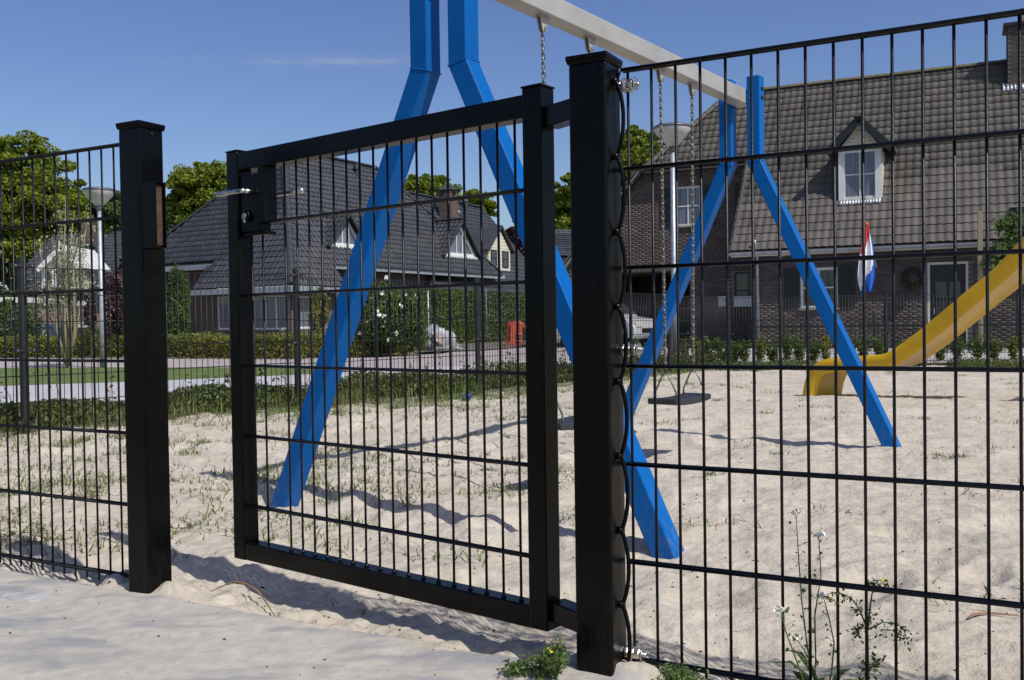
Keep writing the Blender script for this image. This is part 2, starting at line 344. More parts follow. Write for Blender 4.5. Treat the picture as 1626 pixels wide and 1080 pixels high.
# ============================================================ GROUND
P0 = np.array([.228, 1.949]); FU = np.array([.8805, -.4741]); FN = np.array([.4741, .8805])
U3 = Vector((FU[0], FU[1], 0)); N3 = Vector((FN[0], FN[1], 0)); Z3 = Vector((0, 0, 1))
def UD(u, d, z=0): p = P0 + FU * u + FN * d; return Vector((p[0], p[1], z))
GZ = -0.10
dimp = [(rng.uniform(-9, 2.5), 0, rng.uniform(.25, 12), rng.uniform(.06, .15), rng.uniform(.012, .032), rng.uniform(0, 3.14)) for _ in range(620)]
def sand_z(u, d):
    u = np.asarray(u, float); d = np.asarray(d, float)
    x = P0[0] + FU[0] * u + FN[0] * d; y = P0[1] + FU[1] * u + FN[1] * d
    inner = (-.004 + .022 * fbm(x, y, .62, 3, 1) + .018 * fbm(x, y, .21, 3, 5) + .0075 * fbm(x, y, .06, 2, 9) + .0042 * np.maximum(0, fbm(x, y, .028, 2, 91) - .12) * sstep(6, 3, d) * 3)
    r = 1 - np.abs(fbm(x, y, .33, 2, 21)); inner = inner + .013 * (r ** 3 - .5)
    inner = inner - .07 * sstep(8.0, 14.5, y) + .10 * sstep(1.5, 0, np.abs(y - 7.6)) * .3
    for (du, _, dd, rad, dep, an) in dimp:
        su = du + (-.55) * dd
        m = (np.abs(u - su) < rad * 3.2) & (np.abs(d - dd) < rad * 3.2)
        if not m.any(): continue
        a = (u[m] - su) * math.cos(an) + (d[m] - dd) * math.sin(an); b = -(u[m] - su) * math.sin(an) + (d[m] - dd) * math.cos(an)
        q = np.sqrt((a / (rad * 1.5)) ** 2 + (b / (rad * .8)) ** 2)
        inner[m] += dep * (-np.exp(-(q * 1.1) ** 2) + .38 * np.exp(-((q - 1.35) * 2.6) ** 2))
    lum = fbm(x, y, .11, 3, 33)
    mound = np.exp(-((d - .02) / .10) ** 2) * (.020 + .035 * lum)
    mound += .045 * np.exp(-((u + .0) ** 2 + (d + .03) ** 2) / .018) + .045 * np.exp(-((u + 1.28) ** 2 + (d + .03) ** 2) / .006) + .03 * np.exp(-((u + 1.5) ** 2 + (d) ** 2) / .02)
    trench = -.030 * np.exp(-((d - .27) / .14) ** 2) * (.6 + .6 * lum) * sstep(-1.9, -1.2, u)
    crumb = .016 * fbm(x, y, .045, 2, 55) * np.exp(-((d - .06) / .22) ** 2)
    inner = inner + mound + trench + crumb
    edge = -.062 + .012 * fbm(u, u * 0 + 3, .25, 3, 71)
    outer = .0425 + .0085 * fbm(x, y, .42, 3, 41) + .0035 * fbm(x * 1.6 + y, y * .6, .10, 3, 43) - .006 * sstep(-.25, -1.3, d)
    right = sstep(.0, .25, u)      # right of the gate post loose sand lies over the edge
    outer = outer + right * .012 * (fbm(x, y, .1, 3, 81) + .6)
    k = sstep(edge - .012, edge + .012, d)
    return outer * (1 - k) + inner * k
def mesh_grid(name, X, Y, Zz, keep, mats, matidx=None):
    nr, nc = X.shape; V = np.stack([X, Y, Zz], -1).reshape(-1, 3).astype(np.float32)
    i = np.arange(nr - 1)[:, None] * nc + np.arange(nc - 1)[None, :]
    q = np.stack([i, i + 1, i + nc + 1, i + nc], -1).reshape(-1, 4); kk = keep.reshape(-1); q = q[kk]
    me = bpy.data.meshes.new(name); me.vertices.add(len(V)); me.vertices.foreach_set('co', V.ravel())
    me.loops.add(q.size); me.loops.foreach_set('vertex_index', q.astype(np.int32).ravel())
    me.polygons.add(len(q)); me.polygons.foreach_set('loop_start', np.arange(0, q.size, 4, dtype=np.int32)); me.polygons.foreach_set('loop_total', np.full(len(q), 4, np.int32))
    me.polygons.foreach_set('use_smooth', np.ones(len(q), bool))
    for m_ in mats: me.materials.append(m_)
    if matidx is not None: me.polygons.foreach_set('material_index', matidx.reshape(-1)[kk].astype(np.int32))
    me.update(calc_edges=True); return me
# perimeter fence line (posts) around the playground
PA = Vector((-3.41, 6.66, 0)); PC = Vector((-.364, 10.1, 0)); PE = Vector((3.69, 16.2, 0)); BD = Vector((.9714, -.2374, 0))
sd1 = (PC - PA).normalized(); sd2 = (PE - PC).normalized()
side_posts = [PA - sd1 * 2.3 * 2, PA - sd1 * 2.3, PA, PA.lerp(PC, .5), PC, PC.lerp(PE, 1 / 3), PC.lerp(PE, 2 / 3), PE] + [PE + BD * 2.5 * k for k in range(1, 8)]
def outside(x, y):        # signed distance to the outer side of the perimeter line (positive = outside the playground)
    n1 = (-sd1.y, sd1.x); n2 = (-sd2.y, sd2.x); n3 = (-BD.y, BD.x)
    a = (x - PA.x) * n1[0] + (y - PA.y) * n1[1]; b = (x - PC.x) * n2[0] + (y - PC.y) * n2[1]; c = (x - PE.x) * n3[0] + (y - PE.y) * n3[1]
    return np.maximum(np.where(y < PC.y, a, np.minimum(a, b)), c)
dist = [.45]
while dist[-1] < 20: dist.append(dist[-1] * 1.0062 + (0 if dist[-1] > 3 else 0))
dist = np.array(dist); dd = dist - 1.824; t = np.linspace(0, 1, 700)
uL = .723 - 1.51 * dist - 2.4 - .10 * dist; uR = .723 + 1.6 + .35 * dist
UU = uL[:, None] * (1 - t) + uR[:, None] * t; DD = np.repeat(dd[:, None], len(t), 1)
XX = P0[0] + FU[0] * UU + FN[0] * DD; YY = P0[1] + FU[1] * UU + FN[1] * DD
ZZ = sand_z(UU, DD)
out = outside(XX, YY)
vkeep = (out < .06) & (YY < 22)
keep = vkeep[:-1, :-1] & vkeep[1:, 1:]
dmid = (DD[:-1, :-1] + DD[1:, 1:]) / 2; umid = (UU[:-1, :-1] + UU[1:, 1:]) / 2
me = mesh_grid('sand', XX, YY, ZZ, keep, [M['sand'], M['sanddust']], (dmid < -.075 + .02 * fbm(umid, umid * 0, .2, 2, 5)) * (umid < .15))
sand = bpy.data.objects.new('sand', me); COL.objects.link(sand); tag(sand, kind='structure')
def sz(x, y):
    p = np.array([x, y]) - P0; return float(sand_z(np.array([p @ FU]), np.array([p @ FN]))[0])

# pavement: pavers that show through the blown sand
pav = empty('pavement', UD(-.8, -.6, 0), kind='structure')
b_ = MB().box((0, 0, 0), .196, .096, .06); pm = b_.mesh('paver', M['paver'])
n = 0
rows = [(-.14 - .1 * i) for i in range(12)]
pq = Matrix(((U3.x, N3.x, 0), (U3.y, N3.y, 0), (0, 0, 1))).to_quaternion()
for i, d in enumerate(rows):
    u = -2.45 + (.1 if i % 2 else 0)
    while u < 1.3 and n < 298:
        # stay close to what the picture can show
        if u < .723 + .15 + 0 * d and u > .723 - 1.75 * (d + 1.824) - .15:
            o = link('paver', pm, pav, UD(u, d - .065, .0362 - .03 + rng.uniform(-.0022, .0018)), pq); n += 1
        u += .2
# kerb at the edge of the paving (buried, its arris shows where the sand drops away)
MB().box(UD(-1.6, -.09, -.03), 7.4, .05, .135, (U3, N3, Z3)).build('kerb', M['kerb']) ['kind'] = 'structure'

# outer ground and surfaces
gm = MB().add([(-600, -60, GZ - .06), (600, -60, GZ - .06), (600, 900, GZ - .06), (-600, 900, GZ - .06)], [(0, 1, 2, 3)])
tag(gm.build('ground', M['verge']), kind='structure')
def sheet(name, pts, material, z):
    vs = [G(px, py, GZ) for px, py in pts]
    for v in vs: v.z = z
    o = MB().add(vs, [tuple(range(len(vs)))]).build(name, material); return tag(o, kind='structure')
sheet('planting_bed', [(-900, 720), (-200, 640), (0, 640), (190, 636), (480, 612), (640, 602), (830, 590), (1000, 583), (1150, 577), (1400, 576), (1700, 576), (1900, 577), (1900, 640), (900, 640), (480, 700), (-200, 900)], M['soil'], GZ + .0)
sheet('path', [(-900, 680), (-900, 640), (-200, 613), (0, 609), (190, 603), (480, 593), (640, 586), (780, 577), (905, 566), (1000, 562), (1000, 600), (830, 612), (640, 630), (480, 640), (190, 680), (0, 700), (-200, 740)], M['asphalt'], GZ - .008)
sheet('lawn', [(-900, 596), (-200, 587), (0, 584), (190, 583), (400, 583), (470, 584), (520, 588), (500, 593), (480, 594), (190, 606), (0, 612), (-200, 618), (-900, 655)], M['lawn'], GZ - .004)
sheet('road', [(-900, 574), (0, 568), (400, 569.5), (600, 567), (700, 561), (760, 552), (850, 543), (1010, 541), (1100, 546), (1626, 548), (1900, 549), (1900, 582), (1500, 582), (1100, 583), (905, 586), (640, 590), (470, 586), (400, 586), (0, 587), (-900, 600)], M['bigroad'], GZ - .012)
sheet('driveway', [(985, 533), (1110, 533), (1150, 548), (1626, 546), (2000, 546), (2000, 567), (1500, 567), (1100, 567), (900, 568), (905, 552)], M['lightpave'], GZ - .009)
sheet('dirt_strip', [(660, 560), (700, 549), (780, 541), (860, 538), (930, 538), (905, 546), (850, 550), (760, 557)], M['soil'], GZ + .02)

# ============================================================ FRONT FENCE
def wire_mesh(name, L, r, n=6, material=None):
    return MB().tube([(0, 0, 0), (0, 0, L)], r, n).mesh(name, material or M['blackwire'], smooth=True)
def zq(d): return Vector((0, 0, 1)).rotation_difference(Vector(d).normalized())
def mesh_panel(root, start, dirv, nrm, nbars, off, z0, zs, L, r=.003, rh=.004, n=8, material=None, ztop=None, double=True, barstep=.05):
    """double-rod mesh: single uprights held between pairs of level rods"""
    material = material or M['blackwire']
    ztop = zs[-1] if ztop is None else ztop
    vm = wire_mesh('vertical_wire', ztop - z0, r, n, material)
    hb = MB()
    for s in ((-1, 1) if double else (0,)):
        c = Vector((0, s * (r + rh) * .95, 0)); hb.tube([c, c + Vector((L, 0, 0))], rh, n)
    hm = hb.mesh('horizontal_wire', material, smooth=True)
    q = Matrix(((dirv.x, nrm.x, 0), (dirv.y, nrm.y, 0), (0, 0, 1))).to_quaternion()
    for i in range(nbars):
        p = start + dirv * (off + barstep * i); link('vertical_wire', vm, root, (p.x, p.y, z0))
    for z in zs: link('horizontal_wire', hm, root, (start.x, start.y, z), q)
zs7 = [.056 + .2 * i for i in range(7)]
r_ = empty('mesh_fence_panel', UD(1.2, 0, .056), 'black welded mesh panel bolted to the right side of the taller gate post', 'fence panel', 'front mesh fence panels')
mesh_panel(r_, UD(.004, 0), U3, N3, 50, .012, .04, zs7, 2.5)
l_ = empty('mesh_fence_panel', UD(-2.65, 0, .056), 'black welded mesh panel ending at the gate post with the latch keep', 'fence panel', 'front mesh fence panels')
mesh_panel(l_, UD(-3.9, 0), U3, N3, 50, .04, .03, zs7, 2.5)

def gate_post(u0, d0, w_, ztop, label):
    c = UD(u0 + w_ / 2, d0 + w_ / 2, 0); root = empty('gate_post', (c.x, c.y, 0), label, 'gate post', 'square gate posts')
    MB().box((c.x, c.y, (ztop - .5) / 2), w_, w_, ztop + .5, (U3, N3, Z3)).build('shaft', M['black'], root, bevel=.006, seg=3)
    cb = MB(); e = w_ / 2 + .0045; cc = Vector((c.x, c.y, 0))
    cb.box(cc + Z3 * (ztop + .011), w_ + .009, w_ + .009, .009, (U3, N3, Z3))
    def ring(h, z): return [cc + U3 * a * h + N3 * b * h + Z3 * z for a, b in ((-1, -1), (1, -1), (1, 1), (-1, 1))]
    vs = ring(w_ / 2 + .001, ztop - .002) + ring(e, ztop + .0065)
    cb.add(vs, [(i, (i + 1) % 4, 4 + (i + 1) % 4, 4 + i) for i in range(4)] + [(3, 2, 1, 0), (4, 5, 6, 7)])
    cb.build('cap', M['black'], root, bevel=.002)
    return root, cc
rp, rc = gate_post(-.08, -.08, .08, 1.262, 'square black hinge post with silver bolts and a wavy rod down its side')
# wavy rod on the side face, touching the post every 150 mm
pts = []; z = 1.235; yo = -.040
zt, zb = 1.245, .06
nn = 200
for i in range(nn + 1):
    z = zt + (zb - zt) * i / nn; ph = ((zt - z) / .150 - .12) % 1
    pts.append(UD(.0045 + .0165 * abs(math.sin(math.pi * ph)) ** .62, yo, z))
MB().tube(pts, .0042, 8).build('wavy_rod', M['black'], rp, smooth=True)
for k in range(9):
    z = zt - (k + .12) * .150
    if z > zb: MB().ball(UD(.0035, yo, z), .0075, 6).build('weld_bead', M['black'], rp, smooth=True)
for z in (1.222, .690, .072):
    b = MB(); c = UD(.001, -.013, z); ax = U3
    b.lathe([(.012, 0), (.012, .006), (.010, .008)], c, 6, ax); b.lathe([(.0155, .012), (.0155, .015)], c, 18, ax)
    b.lathe([(.011, .017), (.0118, .021), (.0118, .030), (.010, .033)], c, 6, ax); b.lathe([(.014, .0355), (.014, .038)], c, 18, ax)
    b.lathe([(.0052, -.004), (.0052, .043), (.0035, .045)], c, 10, ax)
    b.build('bolt', M['steel'], rp, bevel=.0008)
    MB().box(c + U3 * .016 + N3 * .012, .004, .045, .022, (U3, N3, Z3)).build('clamp', M['steel'], rp, bevel=.001)
lp, lc = gate_post(-1.393, -.08, .08, 1.275, 'square black gate post holding the rusty latch keep')
k = MB(); c = UD(-1.313 + .0125, -.042, 1.03)
zk0, zk1 = .955, 1.128; cz = (zk0 + zk1) / 2; h = zk1 - zk0
fu = -1.313
pr_ = .052; d0, d1 = -.077, -.042; dm_ = (d0 + d1) / 2
k.box(UD(fu + pr_ / 2, d0 + .002, cz), pr_, .004, h, (U3, N3, Z3)); k.box(UD(fu + pr_ / 2, d1 - .002, cz), pr_, .004, h, (U3, N3, Z3))
k.box(UD(fu + pr_ / 2, dm_, zk1 - .002), pr_, d1 - d0 - .008, .004, (U3, N3, Z3)); k.box(UD(fu + pr_ / 2, dm_, zk0 + .002), pr_, d1 - d0 - .008, .004, (U3, N3, Z3))
k.prism([UD(fu + .001, d0 + .002, zk0 - .002), UD(fu + .040, d0 + .002, zk0 - .002), UD(fu + .001, d0 + .002, zk0 - .060)], N3 * .030)
kp = k.build('latch_keep', M['black'], lp, bevel=.001)
MB().box(UD(fu + pr_ - .014, dm_, cz), .012, .026, h - .012, (U3, N3, Z3)).build('strike_insert', M['rust'], kp, bevel=.003)
MB().lathe([(.003, 0), (.003, .004)], UD(fu, -.040, 1.262), 8, U3).build('drain_hole', M['under'], lp)

# ============================================================ GATE
GD = Vector((-.7804, .6253, 0)); GN = Vector((.6253, .7804, 0))
GH = Vector((.067, 2.030, 0))              # front outer corner at the hinge side
GL = 1.122
gate = empty('swing_gate', GH + GD * .55 + GN * .025, 'black framed mesh gate standing ajar between the two gate posts', 'gate')
def gp(s, d, z): return GH + GD * s + GN * d + Z3 * z
gax = (GD, GN, Z3)
MB().box(gp(.025, .025, .667), .05, .05, 1.166, gax).build('stile', M['black'], gate, bevel=.003, seg=2)
MB().box(gp(GL - .025, .025, .662), .05, .05, 1.160, gax).build('stile', M['black'], gate, bevel=.003, seg=2)
for s, z in ((.025, 1.2525), (GL - .025, 1.2445)): MB().box(gp(s, .025, z), .054, .054, .005, gax).build('end_cap', M['black'], gate, bevel=.002)
MB().box(gp(GL / 2, .025, 1.2135), GL - .1, .047, .050, gax).build('top_rail', M['black'], gate, bevel=.004, seg=3)
MB().box(gp(GL / 2, .025, .108), GL - .1, .047, .050, gax).build('bottom_rail', M['black'], gate, bevel=.004, seg=3)
vm = wire_mesh('vertical_wire', 1.190 - .132, .003, 8); gb = MB()
for sgn in (-1, 1): gb.tube([Vector((0, sgn * .0065, 0)), Vector((1.028, sgn * .0065, 0))], .0038, 8)
hm = gb.mesh('horizontal_wire', M['blackwire'], smooth=True)
gq = Matrix(((GD.x, -GN.x, 0), (GD.y, -GN.y, 0), (0, 0, 1))).to_quaternion()
cup = MB().lathe([(.006, 0), (.0055, .004), (.0035, .008)], (0, 0, 0), 8).mesh('weld_bead', M['blackwire'], smooth=True)
for i in range(20):
    s = .086 + .05 * i; p = gp(s, .020, .1315)
    if s > .935: continue
    link('vertical_wire', vm, gate, p); link('weld_bead', cup, gate, p + Z3 * .0015)
vm2 = wire_mesh('vertical_wire', 1.001 - .132, .003, 8)
for s in (.986, 1.036): link('vertical_wire', vm2, gate, gp(s, .020, .1315))
for z in (.236, .436, .636, .836, 1.036):
    short = z > 1
    if short:
        g2 = MB()
        for sgn in (-1, 1): g2.tube([Vector((0, sgn * .0065, 0)), Vector((.905, sgn * .0065, 0))], .0038, 8)
        link('horizontal_wire', g2.mesh('horizontal_wire', M['blackwire'], smooth=True), gate, gp(.047, .020, z), gq)
    else: link('horizontal_wire', hm, gate, gp(.047, .020, z), gq)
# lock case with lever handles
lk = MB().box(gp(1.026, .028, 1.092), .084, .042, .160, gax).build('lock_case', M['black'], gate, bevel=.004, seg=3)
MB().box(gp(.970, .026, 1.118), .026, .046, .168, gax).build('lock_bracket', M['black'], gate, bevel=.002)
MB().box(gp(1.010, .026, 1.006), .110, .034, .010, gax).build('lock_shelf', M['black'], gate, bevel=.003)
def lever(a, nn_, dv_):
    hb = MB(); hb.tube([a, a + nn_ * .030], .0065, 10); hb.tube([a + nn_ * .030, a + nn_ * .034 + dv_ * .012, a + nn_ * .036 + dv_ * .05, a + nn_ * .036 + dv_ * .118], [.0068, .0066, .0064, .0074], 10)
    hb.build('lever_handle', M['steel'], lk, smooth=True)
lever(gp(1.006, .007, 1.122), -GN, GD); lever(gp(1.006, .049, 1.122), GN, -GD)
a = gp(1.036, .007, 1.056); MB().lathe([(.0155, -.002), (.017, .006), (.0155, .010), (.011, .0105)], a, 20, -GN).build('lock_rose', M['black'], lk, smooth=True)
cy = MB(); cy.lathe([(.0080, .010), (.0080, .0125)], a, 16, -GN); cy.box(a - GN * .0105 - Z3 * .012, .007, .004, .012, gax); cy.build('key_cylinder', M['galv'], lk)
# hinge brackets to the post
for z in (1.185, .125):
    b = MB(); p = gp(0, .0, z); e = UD(-.081, -.018, z)
    mid = (gp(-.001, .033, z) + e) / 2; v = e - gp(-.001, .033, z); L_ = v.length; v.normalize(); nn_ = Vector((-v.y, v.x, 0))
    b.box(mid + Z3 * 0, L_, .044, .044, (v, nn_, Z3)); b.build('hinge_bracket', M['black'], gate, bevel=.003)


# ============================================================ SWING SET
bb = Vector((.5850, .8110, 0)); ee = Vector((.8480, -.5299, 0))
M1 = Vector((-.235, 3.54, 0)); SL = 2.82; M2 = M1 + bb * SL
sw = empty('swing_set', (M1 + M2) / 2, 'blue A-frame swing set with a pale grey beam in the sand behind the fence', 'swing set')
ZK, ZTOP = 1.69, 2.205
def leg(Mx, sgn, zfoot=-.25):
    h = .04; c = .087; foot = 0.858
    # centre line in (e, z); section square, mitred at the kink
    sl = Vector((sgn * (foot - c), 0, -ZK)).normalized()
    nrm = Vector((-sl.z, 0, sl.x)) ; nrm = nrm if nrm.x > 0 else -nrm
    kf = 1 + (-zfoot) / ZK
    ends = []
    f = lambda e_, z_, t: Mx + ee * e_ + bb * t + Z3 * z_
    mit = (nrm + Vector((1, 0, 0))).normalized(); ml = h / mit.dot(Vector((1, 0, 0)))
    rings = []
    fx = sgn * (c + (foot - c) * kf); fz = -(-zfoot)
    rings.append([(fx + nrm.x * h * a, fz + nrm.z * h * a) for a in (-1, 1)])
    rings.append([(sgn * c + mit.x * ml * a, ZK + mit.z * ml * a) for a in (-1, 1)])
    rings.append([(sgn * c + h * a, ZTOP) for a in (-1, 1)])
    m = MB(); vs = []
    for rr in rings:
        (e0, z0), (e1, z1) = rr; vs += [f(e0, z0, -h), f(e1, z1, -h), f(e1, z1, h), f(e0, z0, h)]
    fs = [(0, 3, 2, 1), (8, 9, 10, 11)]
    for k in (0, 4): fs += [(k + i, k + (i + 1) % 4, k + 4 + (i + 1) % 4, k + 4 + i) for i in range(4)]
    m.add(vs, fs); o = m.build('leg', M['blue'], sw, bevel=.006, seg=3)
    w2 = MB(); rk = rings[1]; loop = [f(rk[0][0], rk[0][1], -h), f(rk[1][0], rk[1][1], -h), f(rk[1][0], rk[1][1], h), f(rk[0][0], rk[0][1], h)]
    cen = sum(loop, Vector((0, 0, 0))) / 4; pl = []
    for i in range(4):
        a_, b_2 = loop[i], loop[(i + 1) % 4]
        for k in range(6): pl.append(a_.lerp(b_2, k / 6) + Vector((0, 0, .0012 * math.sin(k * 2.3 + i))))
    pl.append(pl[0]); w2.tube(pl, .0028, 5); w2.build('weld_seam', M['blue'], o, smooth=True)
    return o
for Mx in (M1, M2):
    for sgn in (-1, 1):
        o = leg(Mx, sgn)
        for z in (2.075, 2.13):
            p = Mx + ee * sgn * .127 + Z3 * z
            MB().lathe([(.012, 0), (.012, .008), (.008, .012)], p, 6, ee * sgn).build('bolt', M['rubber'], o)
MB().box((M1 + M2) / 2 + Z3 * 2.0865, SL + .10, .086, .091, (bb, ee, Z3)).build('beam', M['alu'], sw, bevel=.007, seg=3)
hang = [.655, 1.04, 1.745, 2.125]
def chain(parent, a, b_, lk_=.025, r=.0028, wdt=.0068):
    """real interlocked links between two points"""
    a = Vector(a); b_ = Vector(b_); L = (b_ - a).length; n = max(2, int(L / (lk_ * .78))); d = (b_ - a).normalized(); x0 = d.orthogonal().normalized(); y0 = d.cross(x0)
    m = MB()
    for i in range(n):
        c = a.lerp(b_, (i + .5) / n); s = x0 if i % 2 else y0; ax = (math.cos(.7), math.sin(.7))
        s1 = (x0 * ax[0] + y0 * ax[1]) if i % 2 else (-x0 * ax[1] + y0 * ax[0]); pl = []
        hl = lk_ / 2 - wdt * .5
        for k in range(11):
            an = 2 * math.pi * k / 10
            pl.append(c + s1 * (wdt * math.cos(an)) + d * (wdt * math.sin(an) + (hl if math.sin(an) > 0.01 else (-hl if math.sin(an) < -.01 else 0))))
        m.tube(pl, r, 5, caps=False)
    return m.build('chain', M['chain'], parent, smooth=True)
hinges = []
for t_ in hang:
    p = M1 + bb * t_ + Z3 * 2.041; w0 = .030; pr = []
    poly = [(-.034, 0), (.034, 0), (.016, -.058), (.008, -.066), (-.008, -.066), (-.016, -.058)]
    m = MB(); m.prism([p - ee * .010 + bb * x + Z3 * z for x, z in poly], ee * .004); m.prism([p + ee * .008 + bb * x + Z3 * z for x, z in poly], ee * .004)
    m.prism([p - ee * .014 + bb * x + Z3 * z for x, z in [(-.034, 0), (.034, 0), (.034, -.005), (-.034, -.005)]], ee * .030)
    h_ = m.build('chain_hanger', M['alu'], sw, bevel=.0015)
    MB().lathe([(.009, 0), (.009, .006), (.005, .008)], p + ee * .013 - Z3 * .05, 6, ee).build('pin', M['steel'], h_)
    MB().tube([p - ee * .016 - Z3 * .05, p + ee * .016 - Z3 * .05], .005, 8).build('pin', M['steel'], h_)
    hinges.append(p - Z3 * .058)
def swing_seat(h1, h2, zseat, label):
    c = (h1 + h2) / 2; root = empty('hanging_swing', (c.x, c.y, zseat), label, 'swing seat', 'swing seats hanging from the beam')
    ln = .43; wd = .17; th = .032; dv = (h2 - h1).normalized(); dv.z = 0; cr = Vector((dv.y, -dv.x, 0))
    m = MB(); ns = 10; top = []; bot = []
    vs = []; 
    for i in range(ns + 1):
        s = -ln / 2 + ln * i / ns; sag = .010 * (1 - (2 * s / ln) ** 2)
        vs += [Vector((c.x, c.y, zseat - sag)) + dv * s + cr * k_ + Z3 * zz for k_, zz in ((-wd / 2, -th / 2), (wd / 2, -th / 2), (wd / 2, th / 2), (-wd / 2, th / 2))]
    fs = [(0, 3, 2, 1), (ns * 4, ns * 4 + 1, ns * 4 + 2, ns * 4 + 3)] + [(4 * i + k_, 4 * i + (k_ + 1) % 4, 4 * i + 4 + (k_ + 1) % 4, 4 * i + 4 + k_) for i in range(ns) for k_ in range(4)]
    m.add(vs, fs); m.build('seat', M['rubber'], root, bevel=.008, seg=3)
    for sgn, hh in ((-1, h1), (1, h2)):
        e = Vector((c.x, c.y, zseat)) + dv * sgn * (ln / 2 - .045); topp = e + Z3 * .155
        tri = [e - cr * .062 + Z3 * .0, e - cr * .060 + Z3 * .045, e - cr * .022 + Z3 * .125, topp, e + cr * .022 + Z3 * .125, e + cr * .060 + Z3 * .045, e + cr * .062]
        st = MB().tube(tri, .0052, 8).build('stirrup', M['chain'], root, smooth=True)
        MB().ball(topp + Z3 * .012, .013, 6).build('shackle', M['rust'], st, smooth=True)
        chain(root, hh, topp + Z3 * .022)
swing_seat(hinges[0], hinges[1], .305, 'black rubber swing seat hanging behind the gap between gate and hinge post')
swing_seat(hinges[2], hinges[3], .325, 'black rubber swing seat on chains seen through the right mesh panel')

# ============================================================ SLIDE
sl = empty('slide', (3.35, 9.1, 0), 'yellow plastic slide coming down to the sand at the right', 'slide')
prof_path = [(0, 1.0, .40), ]
S0 = Vector((3.10, 9.36, 0)); SDv = (Vector((4.35, 8.15, 0)) - S0).normalized(); SN = Vector((-SDv.y, SDv.x, 0))  # SN points away from the camera side?
if SN.dot(Vector((0, -1, 0))) < 0: SN = -SN          # towards the camera
path = [(-.03, -.06), (.0, .10), (.045, .195), (.11, .238), (.22, .256), (.37, .268), (.54, .285), (.74, .318), (.98, .45), (1.23, .625), (1.44, .78), (1.67, .945), (1.84, 1.105), (1.98, 1.25), (2.31, 1.56), (2.6, 1.75), (2.9, 1.80)]
def smooth_path(pp, k=4):
    out = []
    for i in range(len(pp) - 1):
        p0, p1, p2, p3 = pp[max(0, i - 1)], pp[i], pp[i + 1], pp[min(len(pp) - 1, i + 2)]
        for j in range(k):
            t = j / k; out.append(tuple(.5 * ((2 * b) + (-a + c) * t + (2 * a - 5 * b + 4 * c - d) * t * t + (-a + 3 * b - 3 * c + d) * t ** 3) for a, b, c, d in zip(p0, p1, p2, p3)))
    return out + [pp[-1]]
path = [(s_, z_ + .11 * max(0, s_ - .74)) for s_, z_ in path]; path = smooth_path(path)
def section(i):
    s, z = path[i]; s0, z0 = path[max(0, i - 1)]; s1, z1 = path[min(len(path) - 1, i + 1)]
    t = Vector((s1 - s0, z1 - z0)).normalized(); nx, nz = -t.y, t.x     # normal of the run (up / back)
    if nz < -.01: nx, nz = -nx, -nz
    if s1 < .06: nx = -abs(nx)
    half = .27; pr = [(-half - .028, .0), (-half - .034, .05), (-half - .030, .085), (-half - .012, .108), (-half + .012, .108), (-half + .026, .088), (-half + .045, .045), (-half + .10, .012), (0, 0),
            (half - .10, .012), (half - .045, .045), (half - .026, .088), (half - .012, .108), (half + .012, .108), (half + .030, .085), (half + .034, .05), (half + .028, .0),
            (half + .012, -.030), (half - .006, -.030), (half - .06, -.012), (0, -.018), (-half + .06, -.012), (-half + .006, -.030), (-half - .012, -.030)]
    out_ = []
    for a, h_ in pr: out_.append(S0 + SDv * (s + nx * h_) + SN * a + Z3 * (z + nz * h_))
    return out_
rings = [section(i) for i in range(len(path))]; n = len(rings[0]); m = MB(); vs = [v for r1 in rings for v in r1]
fs = [(i * n + k, i * n + (k + 1) % n, (i + 1) * n + (k + 1) % n, (i + 1) * n + k) for i in range(len(rings) - 1) for k in range(n)] + [tuple(range(n)), tuple((len(rings) - 1) * n + k for k in range(n))]
m.add(vs, fs); o = m.build('chute', M['yellow'], sl, smooth=True); md = o.modifiers.new('s', 'EDGE_SPLIT'); md.split_angle = R(42)
# standing steps and deck beyond the frame
e = S0 + SDv * 3.2
for a in (-.3, .3):
    MB().box(e + SDv * .0 + SN * a + Z3 * .95, .07, .07, 2.1, (SDv, SN, Z3)).build('support_post', M['galv'], sl, bevel=.004)
    MB().box(e + SDv * .7 + SN * a + Z3 * .95, .07, .07, 2.1, (SDv, SN, Z3)).build('support_post', M['galv'], sl, bevel=.004)
MB().box(e + SDv * .35 + Z3 * 1.77, .8, .68, .05, (SDv, SN, Z3)).build('platform', M['yellow'], sl, bevel=.005)

# ============================================================ PERIMETER MESH FENCE
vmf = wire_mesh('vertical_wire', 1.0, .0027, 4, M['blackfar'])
def ground_z(p): return -.0 if p.y < 8 else (-.085 * min(1, (p.y - 8) / 7.))
labels_far = ['first mesh panel beyond the left edge of the lawn', 'low mesh panel left of the round dark post by the lawn', 'mesh panel behind the latch post in front of the grey path',
              'mesh panel right behind the gate grid before the ground cover', 'mesh panel running back behind the hinge stile of the gate', 'mesh panel half hidden behind the hinge post',
              'mesh panel at the back corner beside the right street lamp'] + ['back mesh panel in the row before the brick house, number %s from the corner' % w_ for w_ in ('one', 'two', 'three', 'four', 'five', 'six', 'seven')]
labels_post = ['dark fence post far beyond the left edge', 'dark fence post just beyond the left edge', 'dark fence post with clamps seen through the left mesh panel', 'dark fence post behind the gate before the tiled house corner',
               'dark fence post behind the gate near the rubble bag', 'dark fence post hidden behind the hinge post', 'dark fence post close beside the right street lamp', 'dark fence post before the white wall plates of the brick house',
               'dark fence post left of the house door, behind the yellow slide'] + ['dark fence post under the slide end beyond the door, number %s' % w_ for w_ in ('one', 'two', 'three', 'four', 'five', 'six')]
pm_ = None
vis = range(1, 11)
